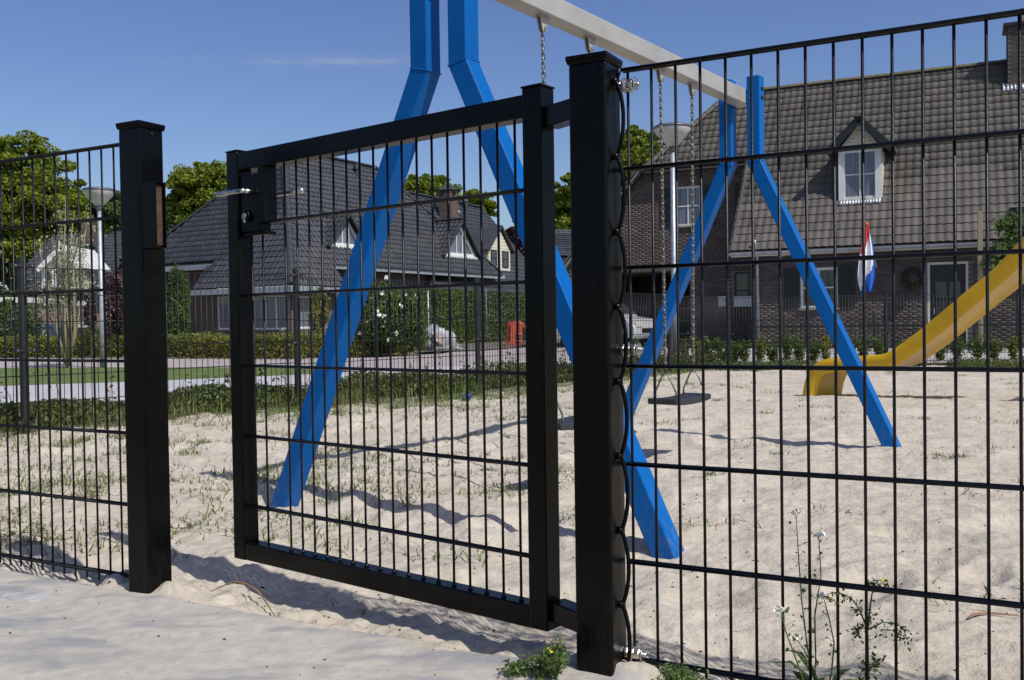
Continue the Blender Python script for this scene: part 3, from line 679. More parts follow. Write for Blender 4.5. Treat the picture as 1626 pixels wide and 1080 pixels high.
for i in range(len(side_posts)):
    if i not in vis: continue
    p = side_posts[i]; z0 = ground_z(p); ht = 1.20 if i > 4 else 1.25
    root = empty('fence_post', (p.x, p.y, z0), labels_post[i], 'fence post', 'posts of the far mesh fence')
    d = sd1 if i < 4 else (sd2 if i < 7 else BD); nrm = Vector((-d.y, d.x, 0))
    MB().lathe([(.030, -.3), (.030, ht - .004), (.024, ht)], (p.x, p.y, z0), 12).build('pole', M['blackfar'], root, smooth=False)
    for z in (ht - .06, ht * .48, .1):
        MB().box((p.x - nrm.x * .03, p.y - nrm.y * .03, z0 + z), .16, .012, .022, (d, nrm, Z3)).build('clamp', M['blackfar'], root)
        for s in (-.055, .055): MB().lathe([(.007, 0), (.005, .008)], Vector((p.x - nrm.x * .036, p.y - nrm.y * .036, z0 + z)) + d * s, 6, -nrm).build('bolt', M['steel'], root)
    if i + 1 < len(side_posts):
        q_ = side_posts[i + 1]; z1 = ground_z(q_); v = q_ - p; L = v.length; dd_ = v.normalized(); nrm = Vector((-dd_.y, dd_.x, 0)); zz = (z0 + z1) / 2
        pr = empty('mesh_fence_panel', (p.x + v.x / 2, p.y + v.y / 2, zz), labels_far[i], 'fence panel', 'far mesh fence panels')
        nb = int((L - .06) / .05)
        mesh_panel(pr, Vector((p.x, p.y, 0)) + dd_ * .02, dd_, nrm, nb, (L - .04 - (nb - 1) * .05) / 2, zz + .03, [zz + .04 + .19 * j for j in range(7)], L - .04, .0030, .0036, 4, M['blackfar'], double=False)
# edging boards under the side fence
kb = empty('edging', (PA.x, PA.y, 0), kind='structure')
for i in range(1, 7):
    p, q_ = side_posts[i], side_posts[i + 1]; v = q_ - p; d = v.normalized(); nrm = Vector((-d.y, d.x, 0))
    for k in range(2):
        c = p + v * (k + .5) / 2 + nrm * .07; zc = ground_z(c)
        MB().box((c.x, c.y, zc - .02), v.length / 2 - .008, .05, .11, (d, nrm, Z3)).build('edging_board', M['kerb'], kb, bevel=.004)
# ============================================================ BUILDING HELPERS
def in_poly(x, y, poly):
    x = np.asarray(x); y = np.asarray(y); ins = np.zeros(x.shape, bool); n = len(poly)
    for i in range(n):
        x0, y0 = poly[i]; x1, y1 = poly[(i + 1) % n]
        c = ((y0 > y) != (y1 > y)) & (x < (x1 - x0) * (y - y0) / (y1 - y0 + 1e-12) + x0); ins ^= c
    return ins
class Plane:
    def __init__(s, O, Rt, Up): s.O = Vector(O); s.R = Vector(Rt).normalized(); s.U = Vector(Up).normalized(); s.N = s.R.cross(s.U)
    def at(s, a, b, h=0): return s.O + s.R * a + s.U * b + s.N * h
    def px(s, x, y): p = PL(x, y, s.O, s.N) - s.O; return p.dot(s.R), p.dot(s.U)
def tile_mesh(name, w_, l_, material, amp=.022, thick=.022, tilt=.030, flat=False):
    xs = [0, .14, .30, .46, .62, .80, 1.0]
    zs = [0, .35, .85, 1.0, .75, .2, 0] if not flat else [0, .05, .05, .05, .05, .05, 0]
    V = []; 
    for x, z in zip(xs, zs): V += [(x * w_, -.02, tilt + amp * z), (x * w_, l_, amp * z), (x * w_, -.02, tilt + amp * z - thick)]
    Fc = []
    for i in range(6): Fc += [(3 * i, 3 * i + 3, 3 * i + 4, 3 * i + 1), (3 * i + 2, 3 * i + 5, 3 * i + 3, 3 * i)]
    me = bpy.data.meshes.new(name); me.from_pydata(V, [], Fc); me.materials.append(material); me.update(); return me
def brick_mesh(name, w_, h_, d_, material):
    V = [(0, 0, 0), (w_, 0, 0), (w_, h_, 0), (0, h_, 0), (0, 0, -d_), (w_, 0, -d_), (w_, h_, -d_), (0, h_, -d_)]
    me = bpy.data.meshes.new(name); me.from_pydata(V, [], [(0, 1, 2, 3), (0, 4, 5, 1), (1, 5, 6, 2), (2, 6, 7, 3), (3, 7, 4, 0)]); me.materials.append(material); me.update(); return me
def pieces(name, me, items, parent, many, limit=290, jitter=0.0):
    """items: list of (Plane, a, b, h). nearest ones one by one, the rest joined"""
    pos = np.array([tuple(pl.at(a, b, h)) for pl, a, b, h in items]); dd = np.linalg.norm(pos[:, :2], axis=1)
    # keep to those inside the frame first
    ang = pos[:, 0] / np.maximum(pos[:, 1], .1); vis = (np.abs(ang) < .545)
    order = np.argsort(np.where(vis, dd, dd + 500)); o0 = wloc(parent)
    quats = {}
    for i in order[:limit]:
        pl = items[i][0]
        if id(pl) not in quats: quats[id(pl)] = Matrix(((pl.R.x, pl.U.x, pl.N.x), (pl.R.y, pl.U.y, pl.N.y), (pl.R.z, pl.U.z, pl.N.z))).to_quaternion()
        q = quats[id(pl)]
        link(name, me, parent, pos[i], q)
    rest = order[limit:]
    if len(rest) == 0: return
    nv = len(me.vertices); co = np.empty(nv * 3, np.float32); me.vertices.foreach_get('co', co); co = co.reshape(-1, 3)
    fl = [tuple(p.vertices) for p in me.polygons]; fa = np.array(fl)
    Vs = np.empty((len(rest), nv, 3), np.float32)
    for k, i in enumerate(rest):
        pl = items[i][0]; A = np.array([tuple(pl.R), tuple(pl.U), tuple(pl.N)])
        j = np.array([0, 0, rng.uniform(-jitter, jitter)])
        Vs[k] = (co + j) @ A + pos[i] - np.array(o0)
    Fs = (fa[None] + (np.arange(len(rest)) * nv)[:, None, None]).reshape(-1, 4)
    m2 = bpy.data.meshes.new(many); m2.vertices.add(len(rest) * nv); m2.vertices.foreach_set('co', Vs.ravel())
    m2.loops.add(Fs.size); m2.loops.foreach_set('vertex_index', Fs.astype(np.int32).ravel()); m2.polygons.add(len(Fs))
    m2.polygons.foreach_set('loop_start', np.arange(0, Fs.size, 4, dtype=np.int32)); m2.polygons.foreach_set('loop_total', np.full(len(Fs), 4, np.int32))
    m2.materials.append(me.materials[0]); m2.update(calc_edges=True)
    o = bpy.data.objects.new(many, m2); COL.objects.link(o); o.parent = parent; o['kind'] = 'stuff'
def tile_items(pl, poly, w_, l_, h=0.02):
    xs = [p[0] for p in poly]; ys = [p[1] for p in poly]; out = []
    a = np.arange(min(xs), max(xs), w_); b = np.arange(min(ys), max(ys) - .02, l_)
    A, B = np.meshgrid(a, b); ok = in_poly(A + w_ / 2, np.minimum(B + l_ / 2, max(ys) - .01), poly)
    return [(pl, float(x), float(y), h) for x, y in zip(A[ok], B[ok])]
def brick_items(pl, poly, holes, bw=.2225, bh=.0625):
    xs = [p[0] for p in poly]; ys = [p[1] for p in poly]; out = []
    r = 0; y = min(ys)
    while y < max(ys):
        x = min(xs) - (bw / 2 if r % 2 else 0)
        while x < max(xs):
            c = (x + .105, y + .026)
            if in_poly(np.array([c[0]]), np.array([c[1]]), poly)[0] and not any(h[0] - .09 < c[0] < h[1] + .09 and h[2] - .03 < c[1] < h[3] + .02 for h in holes):
                out.append((pl, x, y, .0))
            x += bw
        y += bh; r += 1
    return out
def wall_sheet(name, pl, poly_rect, holes, parent, material, depth=.11, extra=None, h=-.010):
    """backing wall with real openings: rectangle cells around the holes, plus reveals"""
    x0, x1, y0, y1 = poly_rect; xs = sorted(set([x0, x1] + [v for q in holes for v in q[:2] if x0 < v < x1])); ys = sorted(set([y0, y1] + [v for q in holes for v in q[2:] if y0 < v < y1]))
    m = MB()
    for i in range(len(xs) - 1):
        for j in range(len(ys) - 1):
            cx, cy_ = (xs[i] + xs[i + 1]) / 2, (ys[j] + ys[j + 1]) / 2
            if any(q[0] < cx < q[1] and q[2] < cy_ < q[3] for q in holes): continue
            m.add([pl.at(xs[i], ys[j], h), pl.at(xs[i + 1], ys[j], h), pl.at(xs[i + 1], ys[j + 1], h), pl.at(xs[i], ys[j + 1], h)], [(0, 1, 2, 3)])
    for a, b, c, d in holes:
        q0 = [pl.at(a, c, h), pl.at(b, c, h), pl.at(b, d, h), pl.at(a, d, h)]; q1 = [pl.at(a, c, -depth), pl.at(b, c, -depth), pl.at(b, d, -depth), pl.at(a, d, -depth)]
        m.add(q0 + q1, [(i, (i + 1) % 4, 4 + (i + 1) % 4, 4 + i) for i in range(4)])
    if extra: m.add([pl.at(a, b, h) for a, b in extra], [tuple(range(len(extra)))])
    return m.build(name, material, parent, recalc=False)
def window(parent, pl, x0, x1, y0, y1, nx, nz, h, fm, gm_, fw=.06, mw=.03, sill=True, name='window'):
    m = MB(); ax = (pl.R, pl.U, pl.N)
    m.box(pl.at(x0 + fw / 2, (y0 + y1) / 2, h), fw, y1 - y0, .06, ax); m.box(pl.at(x1 - fw / 2, (y0 + y1) / 2, h), fw, y1 - y0, .06, ax)
    m.box(pl.at((x0 + x1) / 2, y0 + fw / 2, h), x1 - x0 - 2 * fw, fw, .06, ax); m.box(pl.at((x0 + x1) / 2, y1 - fw / 2, h), x1 - x0 - 2 * fw, fw, .06, ax)
    wdw = m.build(name, fm, parent)
    if sill: MB().box(pl.at((x0 + x1) / 2, y0 - .03, h + .05), x1 - x0 + .06, .05, .14, ax).build('sill', M['kerb'], wdw)
    g = MB(); b = MB(); iw = (x1 - x0 - 2 * fw) / nx; ih = (y1 - y0 - 2 * fw) / nz
    for i in range(nx):
        for j in range(nz):
            cx = x0 + fw + iw * (i + .5); cy_ = y0 + fw + ih * (j + .5)
            MB().box(pl.at(cx, cy_, h - .005), iw - .004, ih - .004, .01, ax).build('pane', gm_, wdw)
    for i in range(1, nx): b.box(pl.at(x0 + fw + iw * i, (y0 + y1) / 2, h + .004), mw, y1 - y0 - 2 * fw - .004, .045, ax)
    for j in range(1, nz): b.box(pl.at((x0 + x1) / 2, y0 + fw + ih * j, h + .006), x1 - x0 - 2 * fw - .004, mw, .040, ax)
    if b.v: b.build('glazing_bar', fm, wdw)
    return wdw
def ridge_caps(a, b, r, material, parent, step=.38, name='ridge_tile', drop=0.0, squash=.75):
    a = Vector(a); b = Vector(b); L = (b - a).length; d = (b - a).normalized(); n = max(1, int(L / step)); sd = d.cross(Vector((0, 0, 1))).normalized(); up = sd.cross(d).normalized()
    m = MB(); k = 6; st = L / n; vs = []
    for t_, rr in ((-.02, r * 1.12), (st, r)):
        for i in range(k + 1):
            an = math.pi * i / k; vs.append(d * t_ + sd * math.cos(an) * rr + up * (math.sin(an) * rr * squash))
    m.add(vs, [(i, i + 1, k + 2 + i, k + 1 + i) for i in range(k)] + [tuple(range(k + 1))])
    me = m.mesh(name, material)
    for i in range(n): link(name, me, parent, a + d * st * i)

# ============================================================ BRICK HOUSE ON THE RIGHT
HU = Vector((.905, -.426, 0)).normalized(); HV = Vector((-HU.y, HU.x, 0))
E = W(1163, 399, 27.0); ZE = E.z
PT = R(50)
house = empty('brick_house', (E.x + HU.x * 4, E.y + HU.y * 4, GZ), 'brown brick house with a big tiled roof, white dormer and dark shutters', 'house')
RP = Plane(E, HU, HV * math.cos(PT) + Vector((0, 0, 1)) * math.sin(PT))
_, sr = RP.px(1400, 124)           # ridge slope-length
_, sm = RP.px(1100, 268)           # eave of the half hip over the gable
al, bl = RP.px(1200, 290); a_r = RP.px(1158, 155)[0]; hip0 = RP.px(1022, 262); hip1 = RP.px(1133, 173)
UE = 15.0
print('ridge', sr, 'mid', sm, 'left', a_r, hip0, hip1)
wl = hip0[0]
# front slope polygon in (a,b): wide wing down to the eave, gable part only down to sm
front = [(0, 0), (UE, 0), (UE, sr), (a_r, sr), (wl, sm), (0, sm)]
rf = MB(); rf.add([RP.at(a, b, -.02) for a, b in front], [(0, 1, 2, 3, 4, 5)])
D = sr * math.cos(PT); ridge_z = ZE + sr * math.sin(PT)
bk = [E + HU * UE + HV * (2 * D), E + HU * UE + HV * D + Z3 * (ridge_z - ZE), RP.at(a_r, sr), E + HU * (wl) + HV * (2 * D - sm * math.cos(PT)) + Z3 * (sm * math.sin(PT)), E + HV * (2 * D) + HU * wl]
rf.add(bk, [(0, 1, 2, 3, 4)])
roof = rf.build('roof', M['under'], house, recalc=False)
# left slope: from the hip line down to the low left eave
hA = RP.at(a_r, sr); hB = RP.at(wl, sm); dcos = sm * math.cos(PT)
GPl = Plane(E + HV * (dcos + .30) - Z3 * ZE, HU, Z3)           # gable wall plane (a along, b = height)
vg0 = GPl.px(1020, 272); vg1 = GPl.px(981, 322); slope = (vg0[1] - vg1[1]) / (vg0[0] - vg1[0])
print('verge', vg0, vg1, slope)
lowz = 2.2; lowa = vg0[0] - (vg0[1] - lowz) / slope
gl0 = GPl.at(vg0[0], vg0[1], .30); gl1 = GPl.at(lowa, lowz, .30)
back = HV * (2 * D - 2 * dcos + .0)
lf = MB(); lf.add([hA, hB, gl1, gl1 + back + HV * .6, hB + back], [(0, 4, 3, 2, 1)])
lf.build('roof_side', M['under'], house, recalc=False)
TW, TL = .205, .315
tm = tile_mesh('roof_tile', TW * 1.04, TL * 1.12, M['tile'])
items = tile_items(RP, front, TW, TL)
# verge boards and hips
def board(a, b, w_, h_, nm, material, parent, up=Z3):
    a = Vector(a); b = Vector(b); d = (b - a).normalized(); s = d.cross(up).normalized(); u = s.cross(d)
    return MB().box((a + b) / 2, (b - a).length, w_, h_, (d, s, u)).build(nm, material, parent)
pieces('roof_tile', tm, items, roof, 'roof_tiles', 290, .003)
ridge_caps(hA + Z3 * .03, RP.at(UE, sr) + Z3 * .03, .13, M['moss'], roof)
ridge_caps(hB + Z3 * .05, hA + Z3 * .05, .13, M['tile'], roof)
board(GPl.at(vg0[0], vg0[1] - .06, .31), GPl.at(lowa, lowz - .06, .31), .03, .20, 'verge_board', M['zinc'], house, HV)
vt = MB(); n_ = 12
for i in range(n_):
    a = gl1.lerp(gl0, i / n_); b = gl1.lerp(gl0, (i + 1.06) / n_); d = (b - a).normalized(); s = d.cross(HV).normalized()
    vt.box((a + b) / 2 + Z3 * (.05), (b - a).length, .34, .05, (d, HV, s))
o = vt.build('verge_tiles', M['tile'], roof); o['kind'] = 'stuff'
board(RP.at(0, 0, .03) , RP.at(0, sm + .1, .03), .06, .10, 'verge_board', M['tile'], house, RP.N)
# gutters
def gutter(a, b, parent, r=.065, nm='gutter'):
    a = Vector(a); b = Vector(b); d = (b - a).normalized(); s = d.cross(Z3).normalized(); m = MB(); k = 6; vs = []
    for p in (a, b):
        for i in range(k + 1):
            an = math.pi * (1 + i / k); vs.append(p + s * math.cos(an) * r + Z3 * math.sin(an) * r * 1.2)
        for i in range(k, -1, -1):
            an = math.pi * (1 + i / k); vs.append(p + s * math.cos(an) * (r - .008) + Z3 * (math.sin(an) * (r * 1.2 - .008)))
    n = 2 * (k + 1); m.add(vs, [(i, (i + 1) % n, n + (i + 1) % n, n + i) for i in range(n)] + [tuple(range(n)), tuple(range(n, 2 * n))])
    return m.build(nm, M['zinc'], parent)
gutter(RP.at(-.15, -.05) - Z3 * .02, RP.at(UE, -.05) - Z3 * .02, house)
board(RP.at(-.05, .06) - Z3 * .15, RP.at(UE, .06) - Z3 * .15, .04, .14, 'fascia', M['cream'], house, Z3)
# walls: wing wall (plane W) and gable wall (plane G)
WPl = Plane(E + HV * .34 - Z3 * ZE, HU, Z3); wx0 = WPl.px(1193, 480)[0]
def rect(pl, x0, y0, x1, y1):
    a = pl.px(x0, (y0 + y1) / 2)[0]; b = pl.px(x1, (y0 + y1) / 2)[0]; c = pl.px((x0 + x1) / 2, y1)[1]; d = pl.px((x0 + x1) / 2, y0)[1]; return (a, b, c, d)
w_win = rect(WPl, 1271, 425, 1330, 489); w_door = rect(WPl, 1473, 416, 1538, 555); w_door = (w_door[0], w_door[1], GZ + .02, w_door[3])
ztop = ZE + .34 * math.tan(PT) - .12
wholes = [w_win, w_door, (UE - 4, UE - 3, .9, 2.0)]
wwall = wall_sheet('wall', WPl, (wx0, UE, GZ, ztop), wholes, house, M['mortar'])
bm_ = brick_mesh('brick', .21, .0515, .012, M['brick'])
wit = brick_items(WPl, [(wx0, GZ), (UE, GZ), (UE, ztop), (wx0, ztop)], wholes)
# soldier courses over the openings
sol = MB()
for a, b, c, d in (w_win, w_door):
    x = a - .08
    while x < b + .08: sol.box(WPl.at(x + .026, d + .115, .003), .052, .205, .012, (WPl.R, WPl.U, WPl.N)); x += .0635
pieces('brick', bm_, wit, wwall, 'bricks', 150, .002)
o = sol.build('soldier_course', M['brick'], wwall); o['kind'] = 'stuff'
gh = [rect(GPl, 1071, 296, 1113, 358), rect(GPl, 1190, 289, 1222, 352), rect(GPl, 1166, 432, 1190, 491)]
gdoor = rect(GPl, 940, 432, 1096, 546); gdoor = (gdoor[0], gdoor[1], GZ, gdoor[3])
gtop = ZE + sm * math.sin(PT) + .12
gx1 = GPl.px(1240, 300)[0]
gpoly = [(lowa, GZ), (gx1, GZ), (gx1, gtop), (vg0[0], gtop), (lowa, lowz)]
gholes = gh + [gdoor]
gwall = wall_sheet('wall', GPl, (vg0[0], gx1, GZ, gtop), gholes, house, M['mortar'], extra=None)
m = MB(); dz = min(lowz, gdoor[3])
m.add([GPl.at(lowa, gdoor[3], -.01), GPl.at(vg0[0], gdoor[3], -.01), GPl.at(vg0[0], gtop, -.01), GPl.at(lowa, max(lowz, gdoor[3] + .01), -.01)], [(0, 1, 2, 3)])
m.add([GPl.at(lowa, GZ, -.01), GPl.at(lowa + .4, GZ, -.01), GPl.at(lowa + .4, gdoor[3], -.01), GPl.at(lowa, gdoor[3], -.01)], [(0, 1, 2, 3)])
m.build('wall_panel', M['mortar'], house, recalc=False)
git = brick_items(GPl, gpoly, gholes)
pieces('brick', bm_, git, gwall, 'bricks', 145, .002)
sol = MB()
for a, b, c, d in gh[:2] + [gdoor]:
    x = a - .08
    while x < b + .08: sol.box(GPl.at(x + .026, d + .115, .003), .052, .205, .012, (GPl.R, GPl.U, GPl.N)); x += .0635
o = sol.build('soldier_course', M['brick'], gwall); o['kind'] = 'stuff'
# wing side wall joining the two planes, end wall and back
m = MB(); m.add([WPl.at(wx0, GZ), WPl.at(wx0, ztop), GPl.at(wx0, gtop, 0), GPl.at(wx0, GZ, 0)], [(0, 1, 2, 3)])
bwall = E + HV * (2 * D - .4); 
m.add([WPl.at(UE - .2, GZ), WPl.at(UE - .2, ztop), RP.at(UE - .2, sr - .2, -.1), E + HU * (UE - .2) + HV * (2 * D - .3), Vector((E + HU * (UE - .2) + HV * (2 * D - .3)).to_tuple()[:2] + (GZ,))], [(0, 1, 2, 3, 4)])
c1 = E + HV * (2 * D - .4) + HU * lowa; c2 = E + HV * (2 * D - .4) + HU * (UE - .2)
m.add([(c1.x, c1.y, GZ), (c2.x, c2.y, GZ), (c2.x, c2.y, ZE), (c1.x, c1.y, ZE)], [(0, 1, 2, 3)])
m.build('rear_wall', M['brick2'], house, recalc=False)
# carport interior: dark back and sides so that daylight does not leak in
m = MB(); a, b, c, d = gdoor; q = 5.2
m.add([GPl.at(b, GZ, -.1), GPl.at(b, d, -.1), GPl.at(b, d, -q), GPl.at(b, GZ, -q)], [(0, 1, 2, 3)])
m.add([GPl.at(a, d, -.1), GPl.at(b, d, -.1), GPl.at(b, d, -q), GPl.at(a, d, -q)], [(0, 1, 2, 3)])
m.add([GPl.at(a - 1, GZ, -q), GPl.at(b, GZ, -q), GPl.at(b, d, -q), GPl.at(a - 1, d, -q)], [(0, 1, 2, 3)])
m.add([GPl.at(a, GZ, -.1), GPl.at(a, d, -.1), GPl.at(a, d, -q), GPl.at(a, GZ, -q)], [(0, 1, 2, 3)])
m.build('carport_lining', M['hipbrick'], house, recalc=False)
window(house, GPl, *gh[0], 2, 2, -.06, M['white'], M['curtain'], .055, .035)
window(house, GPl, *gh[1], 2, 2, -.06, M['white'], M['curtain'], .055, .035)
window(house, GPl, *gh[2], 1, 2, -.06, M['shutter'], M['glass'], .05, .035, sill=False)
window(house, WPl, *w_win, 2, 2, -.06, M['white'], M['glass'], .07, .04)
def shutter(pl, x0, x1, y0, y1):
    m = MB(); ax = (pl.R, pl.U, pl.N); m.box(pl.at((x0 + x1) / 2, (y0 + y1) / 2, .018), x1 - x0, y1 - y0, .022, ax); s = m.build('shutter', M['shutter'], house)
    f = MB(); n = int((y1 - y0 - .16) / .07)
    lm = MB().box((0, 0, 0), x1 - x0 - .12, .05, .010, ((1, 0, 0), Vector((0, .94, .34)), Vector((0, -.34, .94)))).mesh('slat', M['shutter']) if False else None
    for k_ in range(n): f.box(pl.at((x0 + x1) / 2, y0 + .1 + .07 * k_, .034), x1 - x0 - .10, .045, .012, ax)
    o = f.build('slats', M['shutter'], s); o['kind'] = 'stuff'
sw_ = .42
for pl, h_ in ((GPl, gh[0]), (GPl, gh[1]), (WPl, w_win)):
    shutter(pl, h_[0] - .02 - sw_, h_[0] - .02, h_[2], h_[3])
    if pl is not GPl or h_ is not gh[1]: shutter(pl, h_[1] + .02, h_[1] + .02 + sw_, h_[2], h_[3])
# door
a, b, c, d = w_door; ax = (WPl.R, WPl.U, WPl.N); m = MB()
m.box(WPl.at(a + .03, (c + d) / 2, -.05), .06, d - c, .07, ax); m.box(WPl.at(b - .03, (c + d) / 2, -.05), .06, d - c, .07, ax); m.box(WPl.at((a + b) / 2, d - .03, -.05), b - a - .12, .06, .07, ax)
m.build('door_frame', M['cream'], house)
dr = MB().box(WPl.at((a + b) / 2, (c + d - .06) / 2, -.075), b - a - .125, d - c - .065, .04, ax).build('door', M['door'], house)
for i in range(2):
    for j in range(2):
        MB().box(WPl.at(a + (b - a) * (.33 + .34 * i), c + 1.0 + .50 * j, -.050), .26, .42, .012, ax).build('pane', M['glass'], dr)
MB().box(WPl.at(a + .16, c + .95, -.035), .02, .16, .03, ax).build('handle', M['steel'], dr)
# wreath, letter box, wall lamp, downpipe
wr = []; wc = WPl.px(1449, 443)
wm = MB(); ring = [WPl.at(wc[0] + .22 * math.cos(t_), wc[1] + .22 * math.sin(t_), .05) for t_ in np.linspace(0, 6.283, 19)]
wr = wm.tube(ring, .06, 6).build('wreath_ring', M['darkwood'], None, smooth=True, org=ring[0]); 
tag(wr, 'round dark wreath hanging on the brick wall left of the house door', 'wreath'); wr.name = 'wreath'
P_ = np.array([tuple(ring[random.randrange(18)]) for _ in range(700)]) + rng.normal(size=(700, 3)) * .035
leaves('leaves', P_, .05, M['darkleaf'], wr)
lb = WPl.px(1429, 477); MB().box(WPl.at(lb[0], lb[1], .06), .24, .36, .12, ax).build('letter_box', M['shutter'], house, bevel=.01)
ll = WPl.px(1241, 405); MB().box(WPl.at(ll[0], ll[1], .05), .20, .07, .09, ax).build('wall_lamp', M['white'], house, bevel=.01)
dp = WPl.px(1203, 480)[0]
dpm = MB().tube([WPl.at(dp + .0, ztop + .0, .38), WPl.at(dp, ztop - .12, .36), WPl.at(dp + .02, ztop - .40, .06), WPl.at(dp + .02, GZ, .06)], .042, 8); dpm.build('downpipe', M['zinc'], house, smooth=True)
# white plates at the gable wall foot
for x0, x1 in ((1143, 1155), (1168, 1198)):
    q = rect(GPl, x0, 472, x1, 487); 
    bx = MB(); ax2 = (GPl.R, GPl.U, GPl.N); bx.box(GPl.at((q[0] + q[1]) / 2, (q[2] + q[3]) / 2, .14), q[1] - q[0], q[3] - q[2], .18, ax2)
    bx.box(GPl.at((q[0] + q[1]) / 2, q[3] + .012, .14), q[1] - q[0] + .04, .03, .22, ax2); bx.build('planter_box', M['white'], house, bevel=.01)
# chimney
cp = RP.px(1612, 100); ctop = 1.0
cb_ = MB(); ca = RP.px(1597, 120)[0]; cc_ = RP.at(ca + .55, sr - .55); cz0, cz1 = ZE + (sr - 1.6) * math.sin(PT), W(1612, 46, cc_.y).z
cx_ = Vector((cc_.x, cc_.y, (cz0 + cz1) / 2)); axh = (HU, HV, Z3)
ch = MB().box(cx_, 1.02, .80, cz1 - cz0, axh).build('chimney', M['mortar'], house)
cpl = Plane(Vector((cc_.x, cc_.y, cz0)) - HU * .52 - HV * .412, HU, Z3); cpr = Plane(Vector((cc_.x, cc_.y, cz0)) - HU * .522 + HV * .41, -HV, Z3)
it = brick_items(cpl, [(0, 0), (1.04, 0), (1.04, cz1 - cz0), (0, cz1 - cz0)], []) + brick_items(cpr, [(0, 0), (.82, 0), (.82, cz1 - cz0), (0, cz1 - cz0)], [])
pieces('brick', bm_, it, ch, 'bricks', 60)
MB().box(Vector((cc_.x, cc_.y, cz1 + .06)), 1.25, 1.0, .12, axh).build('cap', M['shutter'], ch, bevel=.02)
MB().box(Vector((cc_.x, cc_.y, cz1 + .35)), .3, .3, .5, axh).build('flue', M['kerb'], ch, bevel=.02)
fl = MB(); sb_ = sr - .55 - .43 / math.cos(PT)
for k_ in range(14): fl.tube([RP.at(ca + .55 - .62 + .095 * k_, sb_ - .10, .05), RP.at(ca + .55 - .62 + .095 * k_, sb_ + .22, .05)], .045, 6)
o = fl.build('flashing', M['lead'], ch, smooth=True); o['kind'] = 'stuff'
# dormer
DPl0 = RP.px(1332, 322); DPl1 = RP.px(1400, 316)
sb0 = DPl0[1]; da, db = DPl0[0], DPl1[0]
DP = Plane(E + HV * (sb0 * math.cos(PT)) + Z3 * 0 - Z3 * ZE, HU, Z3)
q = rect(DP, 1332, 235, 1401, 322); ap = DP.px(1365, 190); zb = q[2]; ze = DP.px(1345, 238)[1]; zt = ap[1]; xm = (da + db) / 2
dep = lambda z: (z - zb) / math.tan(PT)
dorm = MB()
sh = [(da, zb), (db, zb), (db, ze), (xm, zt - .12), (da, ze)]
wq = (xm - .47, xm + .47, zb + .10, ze - .02)
dwin = [wq]
o_ = wall_sheet('dormer', DP, (da, db, zb, ze), dwin, house, M['cream'], depth=.08, h=0)
m = MB(); m.add([DP.at(da, ze), DP.at(db, ze), DP.at(xm, zt - .1)], [(0, 1, 2)])
for x in (da, db): m.add([DP.at(x, zb), DP.at(x, ze), DP.at(x, ze, -dep(ze)), ], [(0, 1, 2)])
m.build('cheek', M['cladding'], o_, recalc=False)
bd = MB(); nb = 7
for k_ in range(12):
    z = ze + .03 + .105 * k_; hw = (db - da) / 2 * (1 - (z + .05 - ze) / (zt - .1 - ze)) - .05
    if hw < .05: break
    MB().box(DP.at(xm, z, .012), hw * 2, .092, .02, (DP.R, DP.U, DP.N)).build('board', M['cladding'], o_)
for k_ in range(int((ze - zb) / .105)):
    z = zb + .06 + .105 * k_; L = dep(z)
    if L > .05: MB().box(DP.at(db + .012, z, -L / 2), .02, .092, L, (DP.R, DP.U, DP.N)).build('board', M['cladding'], o_)
for x in (da + .08, db - .08): MB().box(DP.at(x, (zb + ze) / 2, .02), .16, ze - zb, .04, (DP.R, DP.U, DP.N)).build('corner_board', M['white'], o_)
window(o_, DP, wq[0], wq[1], wq[2], wq[3], 2, 2, -.02, M['white'], M['curtain'], .08, .035, sill=False)
ov = .28; sl_ = (zt - ze) / ((db - da) / 2 + ov * .8); dlen = dep(zt) + .3
for sg in (-1, 1):
    e0 = DP.at(xm + sg * ((db - da) / 2 + ov), zt - sl_ * ((db - da) / 2 + ov), .28); r0 = DP.at(xm, zt, .28)
    Ud = (r0 - e0); wl_ = Ud.length
    Rt = HV if sg > 0 else -HV
    O_ = e0 if sg > 0 else e0 + HV * dlen
    pl2 = Plane(O_, Rt, Ud)
    if pl2.N.z < 0: pl2 = Plane(O_ + Rt * dlen, -Rt, Ud)
    u = MB(); u.add([pl2.at(0, 0, -.04), pl2.at(dlen, 0, -.04), pl2.at(dlen, wl_, -.04), pl2.at(0, wl_, -.04), pl2.at(0, 0, .015), pl2.at(dlen, 0, .015), pl2.at(dlen, wl_, .015), pl2.at(0, wl_, .015)], [(0, 1, 2, 3), (4, 5, 6, 7), (0, 1, 5, 4), (1, 2, 6, 5), (2, 3, 7, 6), (3, 0, 4, 7)])
    u.build('dormer_roof', M['tile'], o_)
    its = tile_items(pl2, [(0, 0), (dlen, 0), (dlen, wl_), (0, wl_)], TW, TL, .012)
    # tiles beyond the main slope stay hidden under it
    its = [t_ for t_ in its if (t_[0].at(t_[1], t_[2], 0) - RP.O).dot(RP.N) > -.05]
    pieces('dormer_tile', tm, its, o_, 'dormer_tiles', 60)
    board(e0 - Ud.normalized() * .02 - Z3 * .03, r0 - Z3 * .03, .26, .16, 'barge_board', M['shutter'], o_, HV) if False else MB().box((e0 + r0) / 2 - HV * .0 - Z3 * .045, wl_ + .04, .05, .20, (Ud.normalized(), HV, Ud.normalized().cross(HV))).build('barge_board', M['shutter'], o_)
ridge_caps(DP.at(xm, zt + .03, .34), DP.at(xm, zt + .03, -dep(zt) + .1), .12, M['moss'], o_)
fl = MB()
for k_ in range(14): fl.tube([RP.at(da + .06 + (db - da - .12) * k_ / 13, sb0 - .16, .05), RP.at(da + .06 + (db - da - .12) * k_ / 13, sb0 + .04, .03)], .055, 6)
